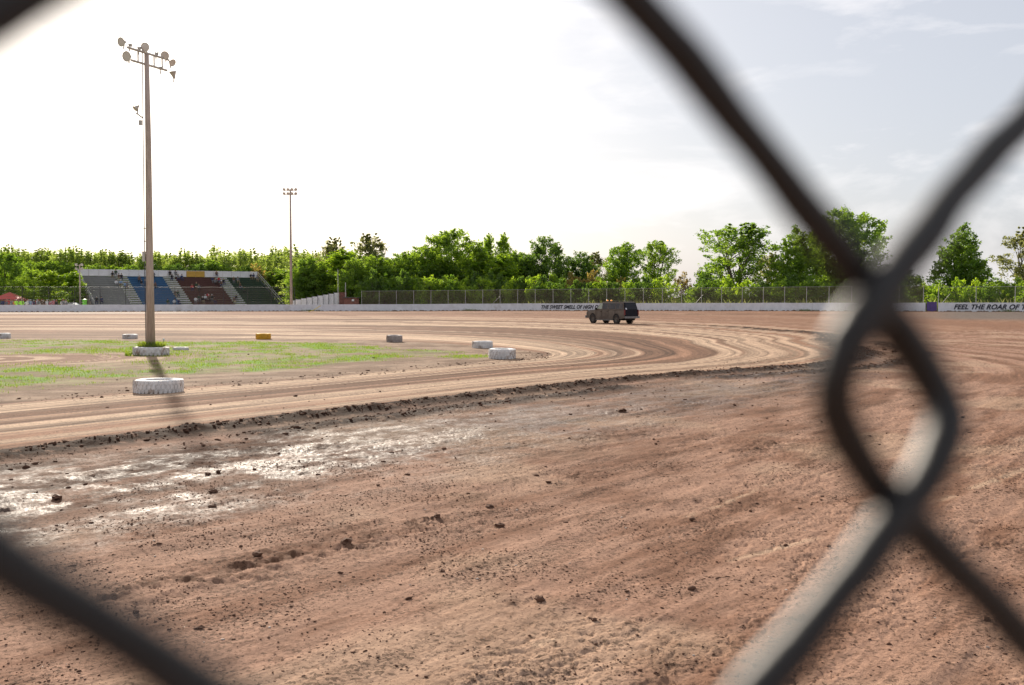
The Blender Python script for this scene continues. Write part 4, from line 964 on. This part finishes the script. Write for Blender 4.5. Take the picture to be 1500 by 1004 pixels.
# ------------------------------------------------------------ trees and shrubs
def crown_mesh(name, H, prof, ncl, nleaf, leaf, csz, m, seed, hollow=.55, tips=0, zbase=.0, cone=False):
    """crown: clumps through an envelope prof(f)->radius at height fraction f, every clump a spray of small leaf faces"""
    r = np.random.default_rng(seed); cs = []
    while len(cs) < ncl:
        f = r.uniform(zbase, 1); R_ = prof(f)
        if R_ <= .05 or r.random() > (R_/prof.mx)**.9+.12: continue
        a = r.uniform(0, 2*math.pi); q = math.sqrt(r.uniform(hollow**2*r.random(), 1))
        lob = 1+.22*math.sin(a*3+seed)+.16*math.sin(a*5+f*9+seed*2)
        cs.append((R_*q*lob*math.cos(a), R_*q*lob*math.sin(a), f*H, r.uniform(.6, 1.35)*csz))
    for k in range(tips):
        a = r.uniform(0, 2*math.pi); q = r.uniform(0, .8); R_ = prof(.8)*q
        for j in range(5): cs.append((R_*math.cos(a)*(1-.1*j)+r.normal(0,.08), R_*math.sin(a)*(1-.1*j), H*(.84+.045*j)+r.uniform(-.1,.2), csz*(.62-.12*j)))
    cs = np.array(cs); cs[:, 3] *= 1.05-.4*np.clip(cs[:, 2]/H, 0, 1); n = len(cs)*nleaf; c = np.repeat(cs, nleaf, 0)
    ax = np.stack([cs[:,0]/(np.hypot(cs[:,0], cs[:,1])+.3), cs[:,1]/(np.hypot(cs[:,0], cs[:,1])+.3), r.uniform(.2, 1.3, len(cs))], 1)+r.normal(0, .3, (len(cs), 3))
    ax /= np.linalg.norm(ax, axis=1)[:, None]; axn = np.repeat(ax, nleaf, 0); k_ = r.uniform(-1, 1, n)
    g = r.normal(0, .40, (n, 3))*(1.15-.55*np.maximum(k_, 0))[:, None]
    P = c[:, :3]+(axn*(k_*1.25)[:, None]+g*np.array([1, 1, .8]))*c[:, 3:4]
    P[:, 2] = np.maximum(P[:, 2], .1)
    u = r.normal(0, 1, (n, 3)); u /= np.linalg.norm(u, axis=1)[:, None]; v = np.cross(u, r.normal(0, 1, (n, 3))); v /= np.linalg.norm(v, axis=1)[:, None]
    sz = leaf*.86*r.uniform(.5, 1.3, n)[:, None]
    V = np.stack([P-u*sz, P-v*sz*.45, P+u*sz, P+v*sz*.45], 1).reshape(-1, 3)
    me = bpy.data.meshes.new(name); me.vertices.add(4*n); me.loops.add(4*n); me.polygons.add(n)
    me.vertices.foreach_set('co', V.astype(np.float32).ravel()); me.loops.foreach_set('vertex_index', np.arange(4*n, dtype=np.int32))
    me.polygons.foreach_set('loop_start', np.arange(0, 4*n, 4, dtype=np.int32)); me.polygons.foreach_set('loop_total', np.full(n, 4, np.int32)); me.update()
    cl = r.random(len(cs)); rn = np.repeat(np.clip(np.repeat(cl, nleaf)*.6+r.random(n)*.4, 0, 1), 4)
    at = me.attributes.new('rnd', 'FLOAT', 'POINT'); at.data.foreach_set('value', rn.astype(np.float32)); me.materials.append(m)
    return me, cs
class Prof:
    def __init__(s, pts): s.p = pts; s.mx = max(b for a, b in pts)
    def __call__(s, f): return float(np.interp(f, [a for a, b in s.p], [b for a, b in s.p]))
def trunk_mesh(H, stems, cs, rad, seed, spread=.25):
    r = random.Random(seed); mb = MB()
    idx = list(range(len(cs))); r.shuffle(idx)
    for k in range(stems):
        a = k*6.283/stems+r.random(); sp = 0 if stems == 1 else spread*H*r.uniform(.5, 1)
        top = Vector((math.cos(a)*sp, math.sin(a)*sp, H*r.uniform(.8, .93))); base = Vector((math.cos(a)*.2*(stems > 1), math.sin(a)*.2*(stems > 1), -.2))
        pts = [base.lerp(top, t)+Vector((r.uniform(-.15,.15), r.uniform(-.15,.15), 0))*(t > 0)-Vector((math.cos(a)*sp*.25*math.sin(t*3.14), math.sin(a)*sp*.25*math.sin(t*3.14), 0)) for t in (0,.15,.35,.55,.78,1)]
        mb.path(pts, [rad*q for q in (1.25,1,.8,.58,.32,.1)], 7)
        for i in idx[k*7:k*7+7]:
            c = Vector(cs[i][:3]); t = max(.2, min(.85, c.z/H-.18)); j = t*5; p0 = pts[int(j)].lerp(pts[min(5, int(j)+1)], j-int(j))
            mb.path([p0, p0.lerp(c, .5)+Vector((0,0,-.15)), c], [rad*.34, rad*.22, rad*.07], 5)
    return mb.mesh('trunk', M['bark'], True)
PROT = {}
def proto(key, H, pts, ncl, nleaf, leaf, csz, m, seed, stems=1, rad=.2, label='', cat='tree', name='tree', **k):
    me, cs = crown_mesh('crown', H, Prof(pts), ncl, nleaf, leaf, csz, L[m], seed, **k)
    PROT[key] = (H, me, trunk_mesh(H, stems, cs, rad, seed), name)
rnd = [(0,.0),(.12,.6),(.25,2.6),(.45,4.0),(.65,4.2),(.82,3.2),(.93,1.8),(1,.4)]
proto('maple', 13, [(0,.3),(.1,2.2),(.3,3.6),(.5,4.2),(.7,3.7),(.86,2.6),(.95,1.4),(1,.3)], 270, 75, .25, .85, 'dark', 1, 1, .25, name='maple_tree')
proto('broad', 13, rnd, 230, 75, .25, .9, 'mid', 2, 1, .25, name='broad_tree')
proto('broad2', 12, [(0,1.2),(.15,2.6),(.35,3.6),(.55,3.3),(.72,3.6),(.88,2.0),(1,.4)], 220, 75, .24, .85, 'mid', 3, 2, .2, name='broad_tree')
proto('airy', 13, [(0,0),(.22,.5),(.36,2.0),(.55,3.6),(.75,4.2),(.9,3.3),(1,1.4)], 150, 70, .22, .75, 'mid', 4, 5, .17, name='cottonwood_tree', tips=5, hollow=.3)
proto('airyl', 11, [(0,.3),(.2,1.2),(.4,2.6),(.65,3.2),(.85,2.3),(1,.8)], 110, 60, .2, .62, 'olive', 5, 4, .12, name='airy_tree', tips=6, hollow=.3)
proto('poplar', 14, [(0,.4),(.1,1.3),(.3,1.8),(.6,1.8),(.8,1.35),(.93,.85),(1,.25)], 165, 60, .22, .62, 'light', 6, 1, .15, name='poplar_tree', tips=1)
proto('poplar2', 14, [(0,.8),(.1,1.8),(.35,2.3),(.6,2.2),(.8,1.8),(.93,1.2),(1,.6)], 105, 42, .22, .8, 'far', 7, 1, .15, name='slim_tree', tips=3)
proto('pyr', 12.5, [(0,1.2),(.08,3.0),(.25,3.3),(.5,2.9),(.75,2.0),(.9,1.1),(1,.2)], 290, 75, .24, .8, 'mid', 8, 1, .22, name='pyramidal_tree')
proto('oak', 15, [(0,.2),(.15,1.4),(.3,3.4),(.5,4.8),(.7,5.2),(.86,4.2),(.95,2.6),(1,.8)], 330, 80, .26, .95, 'mid', 9, 1, .32, name='broad_tree')
proto('shrub', 4.5, [(0,1.3),(.3,2.0),(.6,1.9),(.85,1.2),(1,.3)], 55, 60, .19, .55, 'light', 10, 3, .06, name='shrub')
proto('shrubd', 5, [(0,1.6),(.3,2.3),(.6,2.1),(.85,1.3),(1,.3)], 60, 65, .2, .6, 'dark', 11, 3, .07, name='shrub')
proto('shrubr', 4.2, [(0,1.0),(.3,1.9),(.6,1.8),(.85,1.1),(1,.3)], 45, 50, .17, .5, 'rusty', 12, 4, .05, name='shrub')
proto('shrubm', 5.5, [(0,1.4),(.3,2.0),(.6,1.7),(.85,1.0),(1,.2)], 55, 60, .2, .58, 'mid', 13, 3, .07, name='shrub')
proto('sap', 4.2, [(0,.3),(.3,.8),(.6,.7),(1,.15)], 26, 45, .16, .35, 'light', 14, 1, .05, name='sapling')
def plant(key, px, topy, D, label, wpx=None, group=None, rz=None):
    H, me, tr, name = PROT[key]; x, y = pd(px, D); z0 = gz(x, y)
    h = (435-topy)/F*D+CAMZ-z0; sz = h/H; sx = sz
    if wpx:
        w0 = max(v for v in (me.get('w') or 0,)) if me.get('w') else None
        if not w0:
            a = np.empty(len(me.vertices)*3, np.float32); me.vertices.foreach_get('co', a); w0 = float(np.percentile(a[0::3], 98)-np.percentile(a[0::3], 2)); me['w'] = w0
        sx = wpx/F*D/w0
    r = empty(name, (x, y, z0), random.uniform(0, 6.28) if rz is None else rz, label=label, cat='shrub' if name in ('shrub', 'sapling') else 'tree', group=group)
    r.scale = (sx, sx, sz); link('crown', me, r); link('trunk', tr, r); return r
# named individuals: key, px, top y, distance, width px, label
IND = [('maple',800,349,188,58,'large dark round-headed tree in the middle, standing above the sign lettering'),
 ('maple',848,371,190,48,'low dark rounded tree just right of the large dark round-headed one'),
 ('airyl',872,373,196,42,'pale thin-leaved tree left of the gap before the twin green trees'),
 ('broad2',914,358,184,54,'bright green lumpy tree, left one of the pair behind the van'),
 ('airy',962,357,186,56,'see-through multi-stemmed tree, right one of the pair behind the van'),
 ('airy',1077,333,166,92,'tall open multi-stemmed cottonwood with gaps in its crown'),
 ('airyl',1128,374,172,46,'thin pale tree right of the tall open cottonwood'),
 ('pyr',1165,337,160,66,'dark dense tree left of the largest tree, behind the crossed wires'),
 ('oak',1230,311,166,96,'largest and tallest tree, rising behind the near fence knuckle'),
 ('maple',1305,388,160,60,'dark tree mass directly behind the fence knuckle'),
 ('pyr',1408,333,146,68,'dense pyramid-shaped green tree right of the fence knuckle'),
 ('airyl',1500,338,150,62,'grey-green airy tree at the right border'),
 ('shrubm',1456,407,146,38,'small dark bushy tree between the pyramid tree and the right border'),
 ('broad',662,338,192,84,'broad crowned tree forming the highest hump of the left wood'),
 ('airyl',541,347,200,58,'thin grey-olive tree standing above the wood right of the far pole'),
 ('airyl',490,353,203,46,'sparse pale tree left of the grey-olive one above the wood'),
 ('poplar',716,346,193,22,'spire of a slim poplar, left one of two at the end of the wood'),
 ('poplar',738,345,191,22,'spire of a slim poplar, right one of two at the end of the wood'),
 ('poplar',702,360,187,34,'bright green poplar before the broad crowned tree'),
 ('broad2',620,362,193,64,'mid green lumpy tree left of the broad crowned tree'),
 ('broad2',757,376,188,52,'mid green tree at the right end of the left wood'),
 ('broad',548,376,186,58,'dark shaded rounded tree in the wood behind the two bare poles'),
 ('broad2',590,372,186,56,'yellowish green tree in the wood right of the dark shaded one'),
 ('poplar',735,375,183,46,'bright fresh green tree low at the edge of the left wood'),
 ('poplar',418,396,216,38,'bright yellow-green bushy tree against the right end of the grandstand'),
 ('shrubr',380,388,217,40,'brownish tree top looking over the green section of the grandstand'),
 ('broad2',520,380,184,46,'light green tree behind the hut'),('broad2',468,385,192,50,'yellow-green tree between the far pole and the taller bare pole'),
 ('broad2',440,392,190,40,'fresh green tree right of the far light pole'),
 ('broad',8,371,190,60,'dark tree at the left border behind the tent'),('broad',52,396,183,46,'dark rounded tree behind the crowd'),('poplar',75,398,180,36,'bright green tree behind the crowd, right of the dark rounded one'),('poplar',108,400,180,34,'bright green tree just left of the grandstand'),
 ('shrub',744,411,178,22,'small round bright bush at the fence below the two poplar spires'),
 ('shrub',812,402,179,34,'pale yellow-green bush below the large dark tree'),
 ('shrubr',835,400,178,40,'rusty yellow bush below the dark trees, left one'),
 ('shrubr',862,398,180,46,'rusty yellow bush below the dark trees, right one'),
 ('sap',872,415,163,16,'slim yellow-green sapling behind the fence left of the van'),
 ('shrubr',905,408,178,36,'brownish bush low behind the van roof'),
 ('shrubr',1000,400,172,34,'rusty bare-looking bush in the gap between the tree groups'),
 ('shrubm',1032,386,170,40,'light green pointed bush right of the gap'),
 ('shrub',1012,425,164,34,'low yellow-green scrub in the gap behind the fence'),
 ('shrubr',950,424,172,30,'low dry scrub under the see-through tree'),
]
for key, px, ty, D, wd, lab in IND: plant(key, px, ty, D, lab, wd)
# back wood: even-topped young trees behind the stand
for i in range(74):
    px = -60+i*7.4+random.uniform(-3, 3)
    if px > 470: break
    plant('poplar2', px, 370+random.choice([-5,0,0,3,8])+random.uniform(-4, 5)+(0 if px > 120 else random.uniform(-4, 6)), random.uniform(224, 242), 'slim green tree in the even-topped wood '+('left of the grandstand' if px < 125 else 'behind the left half of the grandstand' if px < 260 else 'behind the right half of the grandstand' if px < 420 else 'right of the far light pole'), random.uniform(26, 40), 'even-topped wood behind the grandstand')
for i in range(26):
    px = -120+i*24+random.uniform(-6, 6)
    if px > 520: break
    plant(random.choice(['broad', 'maple', 'broad2']), px, random.uniform(382, 396), random.uniform(217, 223), 'dark green tree in the shaded lower wood '+('at the left border' if px < 125 else 'behind the grandstand' if px < 420 else 'right of the grandstand'), random.uniform(40, 56), 'shaded lower wood behind the grandstand')
kinds = {'poplar2':'slim pale green', 'broad2':'lumpy light green', 'poplar':'bright green pointed', 'broad':'dense mid green'}
for i in range(22):
    px = 440+i*16+random.uniform(-5, 5); k = random.choice(list(kinds))
    plant(k, px, random.uniform(368, 388), random.uniform(190, 203), kinds[k]+' tree in the mixed wood '+('just right of the far pole' if px < 540 else 'above the fence end' if px < 640 else 'round the broad crowned tree' if px < 730 else 'at the right end of the left wood'), random.uniform(34, 54), 'mixed wood in the middle')
# understorey
for i in range(70):
    px = 430+i*13.2+random.uniform(-4, 4)
    if 985 < px < 1015 or px < 515: continue
    D = float(cub(WPX, WD, px))+random.uniform(7, 14); k = random.choice(['shrubm','shrubd','shrubd','shrub'] if px < 1000 else ['shrubm','shrub','shrubd','shrub','shrubm'])
    plant(k, px, random.uniform(402, 418) if px > 790 else random.uniform(396, 412), D, {'shrubm':'mid green','shrubd':'dark green shaded','shrub':'bright light green'}[k]+' shrub behind the fence '+('before the left wood' if px < 780 else 'below the dark trees' if px < 990 else 'below the open cottonwood' if px < 1140 else 'below the largest tree'), random.uniform(26, 40), 'undergrowth behind the chain link fence')
for i in range(14):
    px = 1350+i*14+random.uniform(-4, 4); D = float(cub(WPX, WD, px))+random.uniform(6, 12)
    plant(random.choice(['shrubm', 'shrub']), px, random.uniform(404, 422), D, 'leafy shrub behind the wall at the right of the knuckle', random.uniform(24, 36), 'shrubs behind the right part of the wall')
for i in range(16):          # beyond the frame
    px = random.choice([random.uniform(-500, -120), random.uniform(1570, 2100)]); D = (float(cub(WPX, WD, px))+random.uniform(12, 30))
    plant(random.choice(['broad', 'maple', 'oak']), px, random.uniform(345, 375), D, 'tree of the belt continuing round the track beyond the picture', None, 'tree belt beyond the picture')
# dry weeds behind the fence
def weeds():
    px = random.uniform(640, 1500); D = float(cub(WPX, WD, px))+random.uniform(.5, 4); x_, y_ = pd(px, D); z_ = float(cub(WPX, WZ, px)); return (x_, y_, z_)
me = blades(2200, weeds, .5, 1.9, .03, .5); me.materials.clear(); me.materials.append(L['olive'])
tag(link('tall_weeds', me), 'tall dry yellow weeds along the foot of the chain link fence', 'weeds', kind='stuff')
# weeds rooted in the near foot of the wall
def footweed():
    px = random.choice([1475, 455, 1180, 690])+random.gauss(0, 7); w_ = wall_at(px); n = Vector((w_.x, w_.y, 0)).normalized(); p_ = w_-n*random.uniform(.05, .5); return (p_.x, p_.y, p_.z)
tag(link('wall_foot_weeds', blades(500, footweed, .1, .4, .02, .6)), 'small green weeds at the foot of the wall', 'weeds', kind='stuff')

# ------------------------------------------------------------ clods of clay
def ico(r):
    t = (1+5**.5)/2; v = np.array([(-1,t,0),(1,t,0),(-1,-t,0),(1,-t,0),(0,-1,t),(0,1,t),(0,-1,-t),(0,1,-t),(t,0,-1),(t,0,1),(-t,0,-1),(-t,0,1)], float)/1.9
    f = np.array([(0,11,5),(0,5,1),(0,1,7),(0,7,10),(0,10,11),(1,5,9),(5,11,4),(11,10,2),(10,7,6),(7,1,8),(3,9,4),(3,4,2),(3,2,6),(3,6,8),(3,8,9),(4,9,5),(2,4,11),(6,2,10),(8,6,7),(9,8,1)])
    return v, f
IV, IF = ico(1)
def scatter(n_try, fn_keep, size, name, m_, label, seed, area):
    r = np.random.default_rng(seed); x = r.uniform(area[0], area[1], n_try); y = r.uniform(area[2], area[3], n_try)
    s, t, d = st(x, y); k = r.random(n_try) < fn_keep(x, y, s, t, d); x, y, s, t, d = x[k], y[k], s[k], t[k], d[k]
    z = height(x, y, s, t, d); n = len(x); sz = size[0]*(size[1]/size[0])**(r.random(n)**2.2)
    V = IV[None]*(1+r.uniform(-.45,.45,(n,12,1)))*sz[:, None, None]*r.uniform(.6,1.4,(n,1,3)); V[:, :, 0] *= 1.35; V[:, :, 2] *= .6
    a = r.uniform(0, 6.28, n); ca, sa = np.cos(a)[:, None], np.sin(a)[:, None]; X = V[:,:,0]*ca-V[:,:,1]*sa; Y = V[:,:,0]*sa+V[:,:,1]*ca
    V = np.stack([X+x[:,None], Y+y[:,None], V[:,:,2]+z[:,None]+sz[:,None]*.25], -1).reshape(-1, 3); Fc = (IF[None]+np.arange(n)[:,None,None]*12).reshape(-1, 3)
    me = bpy.data.meshes.new(name); me.vertices.add(len(V)); me.loops.add(Fc.size); me.polygons.add(len(Fc)); me.vertices.foreach_set('co', V.astype(np.float32).ravel())
    me.loops.foreach_set('vertex_index', Fc.astype(np.int32).ravel()); me.polygons.foreach_set('loop_start', np.arange(0, Fc.size, 3, dtype=np.int32)); me.polygons.foreach_set('loop_total', np.full(len(Fc), 3, np.int32)); me.update()
    me.materials.append(m_); print(name, n); return tag(link(name, me), label, 'clods', kind='stuff')
near = (-11, 13, 4.5, 42)
scatter(60000, lambda x, y, s, t, d: np.where((d > 8.1), (np.exp(-(d-8.1)/2.6)*.22+.012)*(.4+ss(.4,.6,fbm(x*.6,y*.6,3,91))*1.6), 0)*(y < 40), (.007,.034), 'clay_clods', M['clod'], 'dark clods of clay strewn below the berm', 3, near)
scatter(190000, lambda x, y, s, t, d: (np.exp(-((s-1.0)/.036)**2)*.8+.4*np.exp(-((s-1.15)/.04)**2)*ss(.35, .6, fbm(t*.25, d*.1, 2, 12)))*(t < ARC_B+68), (.008,.045), 'berm_clods', M['clod'], 'crumbled dark clods heaped along the berm', 4, (-11, 22, 10, 52))
scatter(300000, lambda x, y, s, t, d: np.where(d > 9, .11*(.25+2.2*ss(.48,.66,fbm(x*.9,y*1.3,3,92))), 0), (.0025,.011), 'clay_crumbs', M['clod'], 'small dark crumbs of clay over the foreground', 5, (-5, 8, 4.5, 15))
scatter(6000, lambda x, y, s, t, d: np.where(np.abs(d-.1) < .8, .6, .02)*(s < .9), (.012,.045), 'track_crumbs', M['clod'], 'scattered dark clods on the light racing line and its inner edge', 6, (-13, 4, 22, 45))
scatter(2500, lambda x, y, s, t, d: np.where(d > 9, .07, 0), (.004,.012), 'pebbles', M['clodl'], 'few small pale pebbles in the foreground clay', 8, (-5, 8, 4.5, 13))
# the biggest clods one can pick out
big = [(83,730,.075,'lone large clod at the left of the shiny damp patch'),(304,697,.05,None),(320,694,.045,None),(312,721,.06,'flat dark clod in the brightest part of the shiny patch'),(312,742,.05,None),(911,604,.10,'largest dark clod, just below the berm in the middle'),(508,798,.08,'dark crusty lump in the damp clay right of the shiny patch'),
       (377,818,.07,'torn clay lump in the lower left'),(790,880,.055,'rough clay flake lump in the lower middle'),(732,770,.06,None),(640,762,.06,None),(718,743,.06,None),(292,922,.035,None),(7,745,.06,None),(648,840,.03,None),(870,908,.03,'small sharp clod casting a shadow at lower right of the middle'),(1310,516,.14,'dark heap of clods seen through the fence knuckle'),(1296,513,.11,None)]
for i, (px, py, r_, lab) in enumerate(big):
    p = pg(px, py); rr_ = random.Random(i); bm = bmesh.new(); r_ *= .72; bmesh.ops.create_icosphere(bm, subdivisions=2, radius=r_)
    for v in bm.verts:
        n = v.co.normalized(); k = 1+.35*math.sin(n.x*5+i)*math.cos(n.y*6+i*2)+rr_.uniform(-.35,.35); v.co = Vector((v.co.x*k*1.25, v.co.y*k, v.co.z*k*.62))
    me = bpy.data.meshes.new('clay_clod'); bm.to_mesh(me); bm.free(); me.materials.append(M['clod']); o = link('clay_clod', me)
    o.location = (p.x, p.y, gz(p.x, p.y)+r_*.3); o.rotation_euler.z = rr_.uniform(0, 6)
    tag(o, lab or 'dark fist-sized clod lying in the foreground clay', 'clod', 'large clods in the foreground')
tot = sum(sum(len(p.vertices)-2 for p in m_.polygons) if len(m_.polygons) < 3000 else len(m_.loops)-2*len(m_.polygons) for m_ in bpy.data.meshes); print('TRIS', tot)
